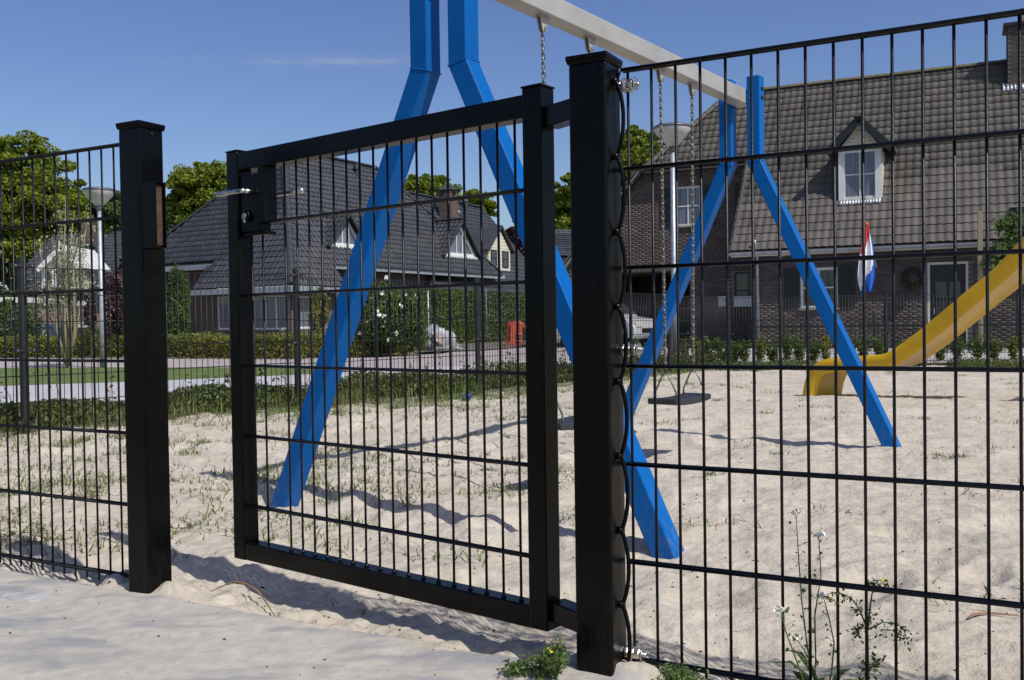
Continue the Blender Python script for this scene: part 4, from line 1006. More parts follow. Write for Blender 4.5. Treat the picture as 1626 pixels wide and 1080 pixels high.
o = fl.build('flashing', M['lead'], o_, smooth=True); o['kind'] = 'stuff'

# flag on its pole at the wall
fb = WPl.at(WPl.px(1392, 425)[0], WPl.px(1392, 425)[1], .02); ft = W(1375.5, 356, fb.y - .75)
flag = empty('flag', fb, 'red, white and blue flag hanging limp from a slanted pole with orange knob', 'flag')
MB().tube([fb, ft], .016, 8).build('flag_pole', M['white'], flag, smooth=True); MB().ball(ft, .055, 8).build('knob', M['orange'], flag, smooth=True)
px_m = F_PX / ft.y; m = MB(); nv, nk = 26, 30; Hh = (468 - 358) / px_m; fv = []
for j in range(nv + 1):
    t_ = j / nv; wdt = (.03 + .20 * math.sin(min(1, t_ * 1.4) * 1.4) ** .9) * (1 - .35 * max(0, t_ - .8) / .2); cxo = .015 * math.sin(t_ * 5)
    for k_ in range(nk + 1):
        s = k_ / nk; x = (s - .5) * 2 * wdt + cxo + .02 * t_; yv = math.sin(s * 6.283 * 2.2 + t_ * 2.0) * .05 * min(1, t_ * 2)
        zo = -Hh * t_ * (1 - .05 * (s > .5) + .035 * math.sin(s * 6.283 * 3.5))
        fv.append(ft + Vector((x, yv - .02, zo)))
m.v = fv
for j in range(nv):
    for k_ in range(nk):
        t_ = j / nv; s = k_ / nk; m.f.append((j * (nk + 1) + k_, j * (nk + 1) + k_ + 1, (j + 1) * (nk + 1) + k_ + 1, (j + 1) * (nk + 1) + k_))
        q = t_ + (s - .5) * -.30; e_ = .36 - .38 * s
        m.m.append(0 if t_ < .42 - .36 * s else (1 if t_ < .90 - .38 * s ** 1.3 and s < .86 else 2))
m.build('cloth', [M['redflag'], M['whiteflag'], M['blueflag']], flag, smooth=True, recalc=False)
# wooden post and climber beside the door
wpz = W(1556, 336, 22.6); gb_ = Vector((wpz.x, wpz.y, GZ))
o = MB().box(Vector((wpz.x, wpz.y, (wpz.z + GZ) / 2)), .11, .11, wpz.z - GZ, axh).build('pergola_post', M['wood'], None, bevel=.01, org=gb_); tag(o, 'weathered wooden pergola post standing right of the house door', 'post')
cpp = W(1640, 420, 22.9); por = empty('porch_canopy', (cpp.x, cpp.y, GZ), 'dark flat porch canopy at the right edge above the climber', 'canopy')
t0 = W(1604, 333, 22.9)
MB().box(t0 + HU * 1.2 - Z3 * .08, 2.4, .9, .16, axh).build('canopy_board', M['shutter'], por, bevel=.01)
MB().box(t0 + HU * 1.2 + Z3 * .02, 2.44, .94, .03, axh).build('canopy_trim', M['zinc'], por, bevel=.004)
for s in (.15, 2.25): 
    pz = t0 + HU * s - Z3 * .1; MB().box(Vector((pz.x, pz.y, (pz.z + GZ) / 2)), .09, .09, pz.z - GZ, axh).build('canopy_post', M['shutter'], por)
# ornamental low railing before the house
rl = empty('spiked_railing', WPl.at(3, GZ, 2.2), 'low black railing with pointed bars before the brick house wall', 'railing')
r0, r1 = W(1190, 540, 24.8), W(1700, 540, 21.0); r0.z = r1.z = GZ; v = r1 - r0; L = v.length; d = v.normalized(); pts_ = int(L / .11)
ps = MB().tube([(0, 0, 0), (0, 0, .74), (0, 0, .80)], [.008, .008, .001], 4).mesh('picket', M['blackfar'])
for i in range(pts_ + 1): link('picket', ps, rl, r0 + d * (.11 * i))
for z in (.12, .62): MB().box(r0 + v / 2 + Z3 * z, L, .02, .03, (d, Vector((-d.y, d.x, 0)), Z3)).build('rail', M['blackfar'], rl)
for s in np.arange(.9, L, 2.2): MB().lathe([(.035, 0), (.035, .92), (.05, .93), (.0, 1.0)], r0 + d * s, 8).build('railing_post', M['blackfar'], rl)
# low white garden wall behind the young shrubs is bright paving; house done

# ============================================================ DARK HIPPED HOUSE ON THE LEFT
AX = Vector((-.863, .505, 0)); BX = Vector((.505, .863, 0))
K = W(463, 453, 40.0); PT2 = R(52)
h2 = empty('hipped_house', (K.x + (AX.x + BX.x) * 3, K.y + (AX.y + BX.y) * 3, GZ), 'house with a steep anthracite hipped roof and two triangular dormers', 'house')
LP_ = Plane(K, -AX, BX * math.cos(PT2) + Z3 * math.sin(PT2)); RP2 = Plane(K, BX, AX * math.cos(PT2) + Z3 * math.sin(PT2))
tr = RP2.px(560, 261); s_r = tr[1]; c2 = math.cos(PT2); s2 = math.sin(PT2)
ra = s_r * c2                         # hip: along b distance equals ra
ea = RP2.px(600, 422); eb = RP2.px(800, 436); sR = (ea[1] + eb[1]) / 2; rend = RP2.px(596, 267)[0]; low_end = RP2.px(545, 456)[0]; hipend = RP2.px(794, 431)
hre = RP2.px(637, 305)
print('house2', tr, ea, eb, rend, low_end, hipend, hre, LP_.px(336, 418), LP_.px(304, 460), LP_.px(363, 305), LP_.px(260, 380))
right_poly = [(0, 0), (low_end, 0), (low_end + sR * .25, sR), (hipend[0], sR), (rend, s_r), (ra, s_r)]
la = LP_.px(304, 460)[0]; lu = LP_.px(336, 418); l2 = LP_.px(258, 382); l3 = LP_.px(363, 305)
sl2 = (l3[1] - l2[1]) / (l3[0] - l2[0]); topa = -ra; 
lt = l3[0] + (s_r - l3[1]) / sl2
left_poly = [(la, 0), (0, 0), (-ra, s_r), (min(lt, -ra - .2), s_r), (l2[0] - (l2[1] - lu[1]) / sl2, lu[1]), (lu[0], lu[1])]
rf = MB(); rf.add([RP2.at(a, b, -.02) for a, b in right_poly], [tuple(range(6))]); rf.add([LP_.at(a, b, -.02) for a, b in left_poly], [tuple(range(6))])
# hidden far slopes close the body
rA = LP_.at(min(lt, -ra - .2), s_r); rB = RP2.at(rend, s_r); fl_ = LP_.at(left_poly[4][0], lu[1]); fr_ = RP2.at(hipend[0], sR); bk_ = fl_ + BX * (hipend[0] + 1)
rf.add([rA, rB, fr_, bk_, fl_], [(0, 1, 2, 3), (0, 3, 4)]); rf.add([rA, rB, RP2.at(ra, s_r)], [(0, 1, 2)])
roof2 = rf.build('roof', M['under'], h2, recalc=False)
tm2 = tile_mesh('roof_tile', .31, .37, M['tiledark'], amp=.035, tilt=.04, thick=.03)
pieces('roof_tile', tm2, tile_items(RP2, right_poly, .295, .335) + tile_items(LP_, left_poly, .295, .335), roof2, 'roof_tiles', 290, .003)
ridge_caps(K + Z3 * .05, RP2.at(ra, s_r) + Z3 * .07, .17, M['ridge'], roof2, .42)
ridge_caps(RP2.at(ra, s_r) + Z3 * .07, rB + Z3 * .07, .15, M['ridge'], roof2, .42)
ridge_caps(rB + Z3 * .06, fr_ + Z3 * .05, .13, M['ridge'], roof2, .42)
ridge_caps(rA + Z3 * .06, fl_ + Z3 * .05, .13, M['ridge'], roof2, .42)
# roof vent
vp_ = RP2.px(567, 280); MB().lathe([(.13, -.1), (.13, .35), (.20, .38), (.17, .62), (.05, .68)], RP2.at(vp_[0], vp_[1], 0), 10, Z3).build('roof_vent', M['ridge'], roof2)
# eaves
def eave(pl, a0, a1, b, parent): 
    p, q = pl.at(a0, b), pl.at(a1, b); d = (q - p).normalized(); s = Vector((-d.y, d.x, 0)); MB().box((p + q) / 2 - Z3 * .14, (q - p).length, .10, .24, (d, s, Z3)).build('gutter_board', M['zinc'], parent)
eave(RP2, -.05, low_end, -.02, h2); eave(LP_, la, .05, -.02, h2); eave(RP2, low_end + .1, hipend[0] + .2, sR - .02, h2); eave(LP_, left_poly[4][0], lu[0], lu[1] - .02, h2)
# soffits
m = MB(); m.add([RP2.at(0, 0) - Z3 * .2, RP2.at(low_end, 0) - Z3 * .2, RP2.at(low_end, 0) + AX * 2 - Z3 * .2, K + AX * 2 + BX * 2 - Z3 * .2, LP_.at(la, 0) + BX * 2 - Z3 * .2, LP_.at(la, 0) - Z3 * .2], [tuple(range(6))])
m.add([RP2.at(low_end, sR) - Z3 * .2, RP2.at(hipend[0], sR) - Z3 * .2, RP2.at(hipend[0], sR) + AX * 2 - Z3 * .2, RP2.at(low_end, sR) + AX * 2 - Z3 * .2], [(0, 1, 2, 3)])
m.build('soffit', M['zinc'], h2, recalc=False)
# walls
we = .55; Kg = Vector((K.x, K.y, GZ)) + AX * we + BX * we; hz = K.z - GZ - .1
wR = Plane(Kg, BX, Z3); wL = Plane(Kg + AX * 0, -AX, Z3)
def wr_(pl, x0, y0, x1, y1): return rect(pl, x0, y0, x1, y1)
hl = [rect(wL, 345, 470, 372, 524), rect(wL, 402, 470, 458, 524)]; hr = [rect(wR, 470, 470, 520, 522)]
w1 = wall_sheet('wall', wL, (la + .3, 0, 0, hz), hl, h2, M['hipbrick'], depth=.1, h=0)
w2_ = wall_sheet('wall', wR, (0, low_end, 0, hz), hr, h2, M['hipbrick'], depth=.1, h=0)
for q in hl: window(h2, wL, *q, max(1, round((q[1] - q[0]) / .8)), 1, -.05, M['white'], M['curtain'], .09, .07, sill=False)
for q in hr: window(h2, wR, *q, 2, 1, -.05, M['white'], M['curtain'], .09, .07, sill=False)
off = sR * c2; wR2 = Plane(Kg + AX * off, BX, Z3); hz2 = hz + sR * s2
wall_sheet('wall', wR2, (low_end - .5, hipend[0] - .3, 0, hz2), [], h2, M['hipbrick'], h=0)
wL2 = Plane(Kg + BX * (lu[1] * c2), -AX, Z3); wall_sheet('wall', wL2, (left_poly[4][0] + .3, la + .5, 0, hz + lu[1] * s2), [], h2, M['hipbrick'], h=0)
m = MB(); 
for p, q, z in ((wR.at(low_end, 0), wR.at(low_end, 0) + AX * off, hz), (wL.at(la + .3, 0), wL.at(la + .3, 0) + BX * lu[1] * c2, hz), (wR2.at(hipend[0] - .3, 0), wR2.at(hipend[0] - .3, 0) + AX * 7, hz2)):
    m.add([p, q, q + Z3 * z, p + Z3 * z], [(0, 1, 2, 3)])
m.build('wall_return', M['hipbrick'], h2, recalc=False)
# two triangular dormers on the right slope
def tri_dormer(xa, ya, xl, yl, xr, yr):
    L_, R_ = RP2.px(xl, yl), RP2.px(xr, yr); b0 = (L_[1] + R_[1]) / 2; pl = Plane(RP2.at(0, b0), BX, Z3)
    a0, a1 = L_[0], R_[0]; am = (a0 + a1) / 2; ht = pl.px(xa, ya)[1]
    dm = MB(); fr = .14; tri = [(a0, 0), (a1, 0), (am, ht)]; cn = ((a0 + a1) / 2, ht / 3)
    inn = [(cn[0] + (x - cn[0]) * .76, cn[1] + (y - cn[1]) * .76) for x, y in tri]
    vs = [pl.at(x, y, .08) for x, y in tri] + [pl.at(x, y, .08) for x, y in inn] + [pl.at(x, y, -.04) for x, y in inn]
    dm.add(vs, [(i, (i + 1) % 3, 3 + (i + 1) % 3, 3 + i) for i in range(3)] + [(3 + i, 3 + (i + 1) % 3, 6 + (i + 1) % 3, 6 + i) for i in range(3)])
    dm.box(pl.at((a0 + a1) / 2, -.05, .12), a1 - a0 + .1, .10, .10, (BX, Z3, pl.N)); 
    for s in (-1, 1): dm.box(pl.at(am + s * (a1 - a0) * .085, inn[0][1] + (inn[2][1] - inn[0][1]) * .36, .03), .06, (inn[2][1] - inn[0][1]) * .72, .05, (BX, Z3, pl.N))
    d_ = dm.build('dormer', M['white'], h2, recalc=False)
    g = MB(); g.add([pl.at(x, y, -.02) for x, y in inn], [(0, 1, 2)]); g.build('pane', M['curtain'], d_, recalc=False)
    dl = ht / math.tan(PT2) + .2
    for s in (-1, 1):
        e0 = pl.at(am + s * ((a1 - a0) / 2 + .22), -.10, .34); rr = pl.at(am, ht + .16, .34); Ud = rr - e0
        Rt = -pl.N * (1 if s > 0 else -1); Oo = e0 if s > 0 else e0 - pl.N * dl; p2 = Plane(Oo, Rt, Ud)
        if p2.N.z < 0: p2 = Plane(Oo + Rt * dl, -Rt, Ud)
        # keep only the part above the main slope
        wl_ = Ud.length; cut = [(0, 0), (dl, 0), (dl, wl_), (0, wl_)]
        its = [t_ for t_ in tile_items(p2, cut, .295, .335, .0) if (p2.at(t_[1] + .15, t_[2] + .17) - RP2.O).dot(RP2.N) > -.1]
        pieces('dormer_tile', tm2, its, d_, 'dormer_tiles', 40)
        m = MB(); rq = rr - pl.N * (dl + .15); m.add([e0 + Z3 * .0, rr, rq, e0 - pl.N * .45], [(0, 1, 2, 3)]); m.build('dormer_roof', M['ridge'], d_, recalc=False)
        MB().box((e0 + rr) / 2 + pl.N * .01 - Z3 * .03, wl_, .05, .14, (Ud.normalized(), pl.N, Ud.normalized().cross(pl.N))).build('barge_board', M['ridge'], d_)
    ridge_caps(pl.at(am, ht + .17, .38), pl.at(am, ht + .17, -dl + .1), .13, M['ridge'], d_, .4)
    MB().box(RP2.at(am, b0 - .12, .04), a1 - a0 + .2, .26, .05, (BX, RP2.U, RP2.N)).build('flashing', M['lead'], d_)
tri_dormer(545, 344, 519, 389, 575, 392)
tri_dormer(727, 353, 700, 403, 756, 410)

# ============================================================ HOUSE BEHIND WITH THE CREAM DORMER
rz0, rz1 = W(648, 311, 58), W(764, 328, 66); BX3 = Vector((rz1.x - rz0.x, rz1.y - rz0.y, 0)).normalized(); AX3 = Vector((-BX3.y, BX3.x, 0)); AX3 = AX3 if AX3.x < 0 else -AX3
h3 = empty('rear_house', (rz0.x, rz0.y, GZ), 'grey roofed house behind with a chimney and cream boarded dormer', 'house')
P3 = R(48); dn = (-AX3 * math.cos(P3) - Z3 * math.sin(P3)); rz0.z = rz1.z = (rz0.z + rz1.z) / 2
pl3 = Plane(rz0 + dn * 8.2, BX3, -dn); ln = 8.2
a_end = pl3.px(764, 329)[0]; a_low = pl3.px(842, 424)[0]
poly3 = [(-6, 0), (a_end, 0), (a_end, ln), (-2, ln)]
poly3 = [(-6, 0), (pl3.px(850, 440)[0], 0), pl3.px(838, 415), (a_end, ln), (-2, ln)]
m = MB(); m.add([pl3.at(a, b, -.02) for a, b in poly3], [tuple(range(5))]); q0, q1 = pl3.at(-2, ln), pl3.at(a_end, ln); m.add([q0, q1, q1 + AX3 * 5.5 - Z3 * 6, q0 + AX3 * 5.5 - Z3 * 6], [(0, 1, 2, 3)])
roof3 = m.build('roof', M['under'], h3, recalc=False)
tm3 = tile_mesh('roof_tile', .36, .40, M['tiledark'], amp=.012, tilt=.05, thick=.04)
pieces('roof_tile', tm3, tile_items(pl3, poly3, .33, .36), roof3, 'roof_tiles', 200)
ridge_caps(q0 + Z3 * .05, q1 + Z3 * .05, .16, M['ridge'], roof3, .45)
m = MB(); m.add([pl3.at(-6, .3, -.3), pl3.at(a_low + 1.5, .3, -.3), pl3.at(a_low + 1.5, .3, -.3) * 1, pl3.at(-6, .3, -.3)], [(0, 1, 2, 3)]) if False else None
b0_, b1_ = pl3.at(-6, .3, -.3), pl3.at(a_low + 1.2, .3, -.3)
m = MB(); m.add([b0_, b1_, (b1_.x, b1_.y, GZ), (b0_.x, b0_.y, GZ)], [(0, 1, 2, 3)]); e1 = b1_ + AX3 * 9
m.add([b1_, pl3.at(a_end, ln, -.3), e1, (e1.x, e1.y, GZ), (b1_.x, b1_.y, GZ)], [(0, 1, 2, 3, 4)]); m.build('wall', M['brick'], h3, recalc=False)
cc3 = W(712, 300, 59); ccz = W(712, 305, 59).z; MB().box(Vector((cc3.x, cc3.y, ccz - 1.2)), .92, .8, 2.4, (BX3, AX3, Z3)).build('chimney', M['chimbrick'], h3); cc = h3.children[-1]
MB().lathe([(.14, .0), (.14, .12)], Vector((cc3.x, cc3.y, ccz)), 8).build('flue', M['ridge'], cc); MB().lathe([(.82, .08), (.78, .13), (.05, .50), (.04, .62)], Vector((cc3.x, cc3.y, ccz)), 4).build('cowl', M['ridge'], cc)
MB().box(pl3.at(pl3.px(719, 331)[0], pl3.px(719, 331)[1], .06), .9, .9, .06, (pl3.R, pl3.U, pl3.N)).build('flashing', M['lead'], cc)
vv = pl3.px(739, 335); MB().lathe([(.15, -.1), (.15, .6), (.22, .65), (.05, .95)], pl3.at(vv[0], vv[1], 0), 8, Z3).build('roof_vent', M['ridge'], roof3)
# cream dormer
dL = pl3.px(775, 428); dR = pl3.px(811, 433); bq = (dL[1] + dR[1]) / 2; dpl = Plane(pl3.at(0, bq), BX3, Z3); a0, a1 = dL[0], dR[0]; am = (a0 + a1) / 2
hE = dpl.px(775, 392)[1]; hA_ = dpl.px(793, 363)[1]
dm = MB(); dm.add([dpl.at(a0, 0), dpl.at(a1, 0), dpl.at(a1, hE), dpl.at(am, hA_), dpl.at(a0, hE)], [(0, 1, 2, 3, 4)]); dp3 = hA_ / math.tan(P3)
for a in (a0, a1): dm.add([dpl.at(a, 0), dpl.at(a, hE), dpl.at(a, hE, -hE / math.tan(P3))], [(0, 1, 2)])
d3 = dm.build('dormer', M['cladding'], h3, recalc=False)
for k_ in range(14):
    z = .1 + .2 * k_; hw = (a1 - a0) / 2 - .04 if z < hE else (a1 - a0) / 2 * (hA_ - z - .1) / (hA_ - hE)
    if hw > .1: MB().box(dpl.at(am, z, .015), hw * 2, .18, .03, (BX3, Z3, dpl.N)).build('board', M['cladding'], d3)
ww = (a1 - a0)
for x0, x1 in ((.08, .33), (.60, .88)): window(d3, dpl, a0 + ww * x0, a0 + ww * x1, .25, .25 + hE * .72, 1, 2, .06, M['shutter'], M['glass'], .05, .04, sill=False)
for s in (-1, 1):
    e0 = dpl.at(am + s * (ww / 2 + .25), hE - .25, .25); rr = dpl.at(am, hA_ + .12, .25); m = MB()
    m.prism([e0, rr, rr - dpl.N * (dp3 + .4), e0 - dpl.N * (dp3 * .8)], Vector((0, 0, .08))); m.build('dormer_roof', M['tiledark'], d3)

# ============================================================ WHITE GABLED HOUSES FAR LEFT
h4 = empty('gabled_house', W(110, 520, 47), 'pale house with grey tiled roof and white gable behind the blossom tree', 'house')
def poly_slab(pts, Y, d, nm, material, parent):
    """a slab with real depth whose outline is given at distance Y (varies per point when Y is a list)"""
    Ys = Y if isinstance(Y, (list, tuple)) else [Y] * len(pts); vs = [W(px, py, y_) for (px, py), y_ in zip(pts, Ys)]
    return MB().prism(vs, Vector((0, d, 0)) if not isinstance(d, Vector) else d).build(nm, material, parent)
ry = 50
rp4 = [W(45, 470, 46), W(200, 470, 46), W(200, 371, 52), W(90, 374, 52), W(45, 420, 49)]
m = MB(); m.add(rp4, [(0, 1, 2, 3, 4)]); m.add([rp4[3], rp4[2], rp4[2] + Vector((0, 6, -5)), rp4[3] + Vector((0, 6, -5))], [(0, 1, 2, 3)]); rf4 = m.build('roof', M['under'], h4, recalc=False)
Rv = (rp4[1] - rp4[0]).normalized(); Uv = ((rp4[2] + rp4[3]) / 2 - (rp4[0] + rp4[1]) / 2); Uv = (Uv - Rv * Uv.dot(Rv)).normalized(); pl4 = Plane(rp4[0], Rv, Uv)
L4 = (rp4[1] - rp4[0]).length; q2 = [((p - rp4[0]).dot(Rv), (p - rp4[0]).dot(Uv)) for p in rp4]
pieces('roof_tile', tm3, tile_items(pl4, q2, .33, .36, .05), rf4, 'roof_tiles', 120)
c4 = W(141, 372, 50); MB().box(c4, .50, .6, 1.2, None).build('chimney', M['chimbrick'], h4)
wb4 = MB(); a, b = W(45, 470, 46.5), W(200, 470, 46.5); m = MB(); m.add([(a.x - .2, a.y, GZ), (b.x + 3, b.y, GZ), (b.x + 3, b.y, a.z), (a.x - .2, a.y, a.z)], [(0, 1, 2, 3)]); m.build('wall', M['brick2'], h4, recalc=False)
# white gable bay standing forward
gy = 45.4
gable = [W(62, 456, gy), W(62, 425, gy), W(100, 392, gy), W(132, 425, gy), W(132, 456, gy)]
g4 = MB().prism([W(66, 458, gy), W(66, 428, gy), W(99, 399, gy), W(128, 428, gy), W(128, 458, gy)], Vector((0, 3, 0))).build('gable_bay', M['cream'], h4)
for (x0, y0), (x1, y1) in (((62, 430), (100, 392)), ((100, 392), (131, 428))):
    p, q = W(x0, y0, gy - .3), W(x1, y1, gy - .3); d = (q - p).normalized(); MB().box((p + q) / 2 + Vector((0, 1.5, 0)), (q - p).length, 3.4, .22, (d, Vector((0, 1, 0)), d.cross(Vector((0, 1, 0))))).build('gable_roof', M['white'], h4)
pg = Plane(W(66, 458, gy - .02), Vector((1, 0, 0)), Z3)
def pw(pl, x0, y0, x1, y1, nx, nz, par, h_=.03, fm='white', gm_='glass'): q = rect(pl, x0, y0, x1, y1); window(par, pl, *q, nx, nz, h_, M[fm], M[gm_], .09, .06, sill=False)
pw(pg, 70, 427, 86, 456, 1, 1, h4); pw(pg, 88, 427, 104, 456, 1, 1, h4)
pgw = Plane(Vector((a.x, 46.45, GZ)), Vector((1, 0, 0)), Z3)
pw(pgw, 88, 484, 108, 520, 2, 1, h4); pw(pgw, 111, 484, 128, 520, 2, 1, h4); pw(pgw, 130, 484, 150, 520, 2, 1, h4); pw(pgw, 56, 488, 68, 510, 1, 1, h4)
a5, b5 = W(86, 482, 46.2), W(153, 482, 46.2); MB().box((a5 + b5) / 2, (b5 - a5).length, .5, .22, None).build('bay_canopy', M['white'], h4)
# neighbouring pinkish gable at the right
h5 = empty('gabled_house', W(188, 520, 43), 'pinkish brick house with a sloping gable just left of the latch post', 'house')
pts = [W(164, 545, 43), W(164, 466, 43), W(192, 415, 43), W(214, 440, 43), W(240, 545, 43)]
MB().prism(pts, Vector((1, 6, 0))).build('wall', M['brick2'], h5)
p, q = W(160, 472, 42.8), W(193, 411, 42.8); d = (q - p).normalized(); MB().box((p + q) / 2 + Vector((0, 3, 0)), (q - p).length, 6.2, .2, (d, Vector((0, 1, 0)), d.cross(Vector((0, 1, 0))))).build('roof', M['tiledark'], h5)
p, q = W(193, 411, 42.8), W(222, 448, 42.8); d = (q - p).normalized(); MB().box((p + q) / 2 + Vector((0, 3, 0)), (q - p).length, 6.2, .2, (d, Vector((0, 1, 0)), d.cross(Vector((0, 1, 0))))).build('roof', M['tiledark'], h5)
pg5 = Plane(W(164, 545, 42.97), Vector((1, 0, 0)), Z3); pw(pg5, 176, 492, 192, 511, 2, 1, h5)
h6 = empty('garden_building', W(12, 520, 40), 'low brick building with white band and white window at the left edge', 'building')
a, b = W(-60, 545, 40), W(38, 545, 40); t1 = W(0, 480, 40).z
MB().box((a + b) / 2 + Vector((0, 2, 0)) + Z3 * 0, (b - a).length, 4, 2 * (t1 - a.z) if False else 3.4, None).build('wall', M['brick2'], h6) if False else None
m = MB(); m.prism([(a.x, 40, GZ), (b.x, 40, GZ), (b.x, 40, t1), (a.x, 40, t1)], (0, 4, 0)); m.build('wall', M['brick2'], h6)
m = MB(); m.box(((a.x + b.x) / 2, 41.9, t1 + .08), b.x - a.x + .3, 4.4, .22); m.build('roof_edge', M['white'], h6)
pg6 = Plane(Vector((a.x, 39.95, GZ)), Vector((1, 0, 0)), Z3); pw(pg6, -8, 488, 9, 523, 1, 1, h6); pw(pg6, 10, 506, 26, 523, 1, 1, h6, gm_='curtain')
# roof piece seen between gate and hinge post
h7 = empty('rear_house', W(900, 500, 48), 'roof with dark tiles seen in the narrow gap left of the hinge post', 'house')
q = [W(878, 398 + 10, 46), W(990, 408, 46), W(990, 366, 50), W(884, 366, 50)]
m = MB(); m.add(q, [(0, 1, 2, 3)]); m.add([q[3], q[2], q[2] + Vector((0, 5, -3)), q[3] + Vector((0, 5, -3))], [(0, 1, 2, 3)]); rf7 = m.build('roof', M['under'], h7, recalc=False)
Rv = (q[1] - q[0]).normalized(); Uv = (q[3] - q[0]); Uv = (Uv - Rv * Uv.dot(Rv)).normalized(); pl7 = Plane(q[0], Rv, Uv); l7 = (q[1] - q[0]).length
pieces('roof_tile', tm3, tile_items(pl7, [(0, 0), (l7, 0), (l7, Uv.dot(q[3] - q[0])), (0, Uv.dot(q[3] - q[0]))], .33, .36, .05), rf7, 'roof_tiles', 100)
m = MB(); m.prism([(q[0].x + .3, 46.3, GZ), (q[1].x, 46.3, GZ), (q[1].x, 46.3, q[0].z), (q[0].x + .3, 46.3, q[0].z)], (0, 6, 0)); m.build('wall', M['brick2'], h7)
# ============================================================ STREET LAMPS, CAR, BAG
def street_lamp(px, ytop, Y, label):
    t = W(px, ytop, Y); zb_ = GZ; root = empty('street_lamp', (t.x, t.y, zb_), label, 'street lamp', 'street lamps'); c = Vector((t.x, t.y, 0)); zt_ = t.z
    hp_ = zt_ - .42
    MB().lathe([(.062, zb_), (.062, zb_ + 1.1), (.050, zb_ + 1.2), (.044, hp_)], c, 14).build('pole', M['galv'], root, smooth=True)
    MB().lathe([(.048, hp_ - .08), (.065, hp_ - .06), (.075, hp_), (.07, hp_ + .02)], c, 14).build('collar', M['lampcap'], root, smooth=True)
    MB().lathe([(.075, hp_ + .02), (.15, hp_ + .10), (.26, hp_ + .22), (.325, hp_ + .31), (.33, hp_ + .335)], c, 28).build('bowl', M['lampbowl'], root, smooth=True)
    MB().lathe([(.340, hp_ + .335), (.345, hp_ + .36), (.30, hp_ + .39), (.10, hp_ + .42), (.0, hp_ + .425)], c, 28).build('cap', M['lampcap'], root, smooth=True)
street_lamp(157, 297.5, 20.4, 'street lamp on the lawn edge seen through the left mesh panel')
street_lamp(1067.5, 197, 16.9, 'street lamp with a pole rising before the brick house gable window')

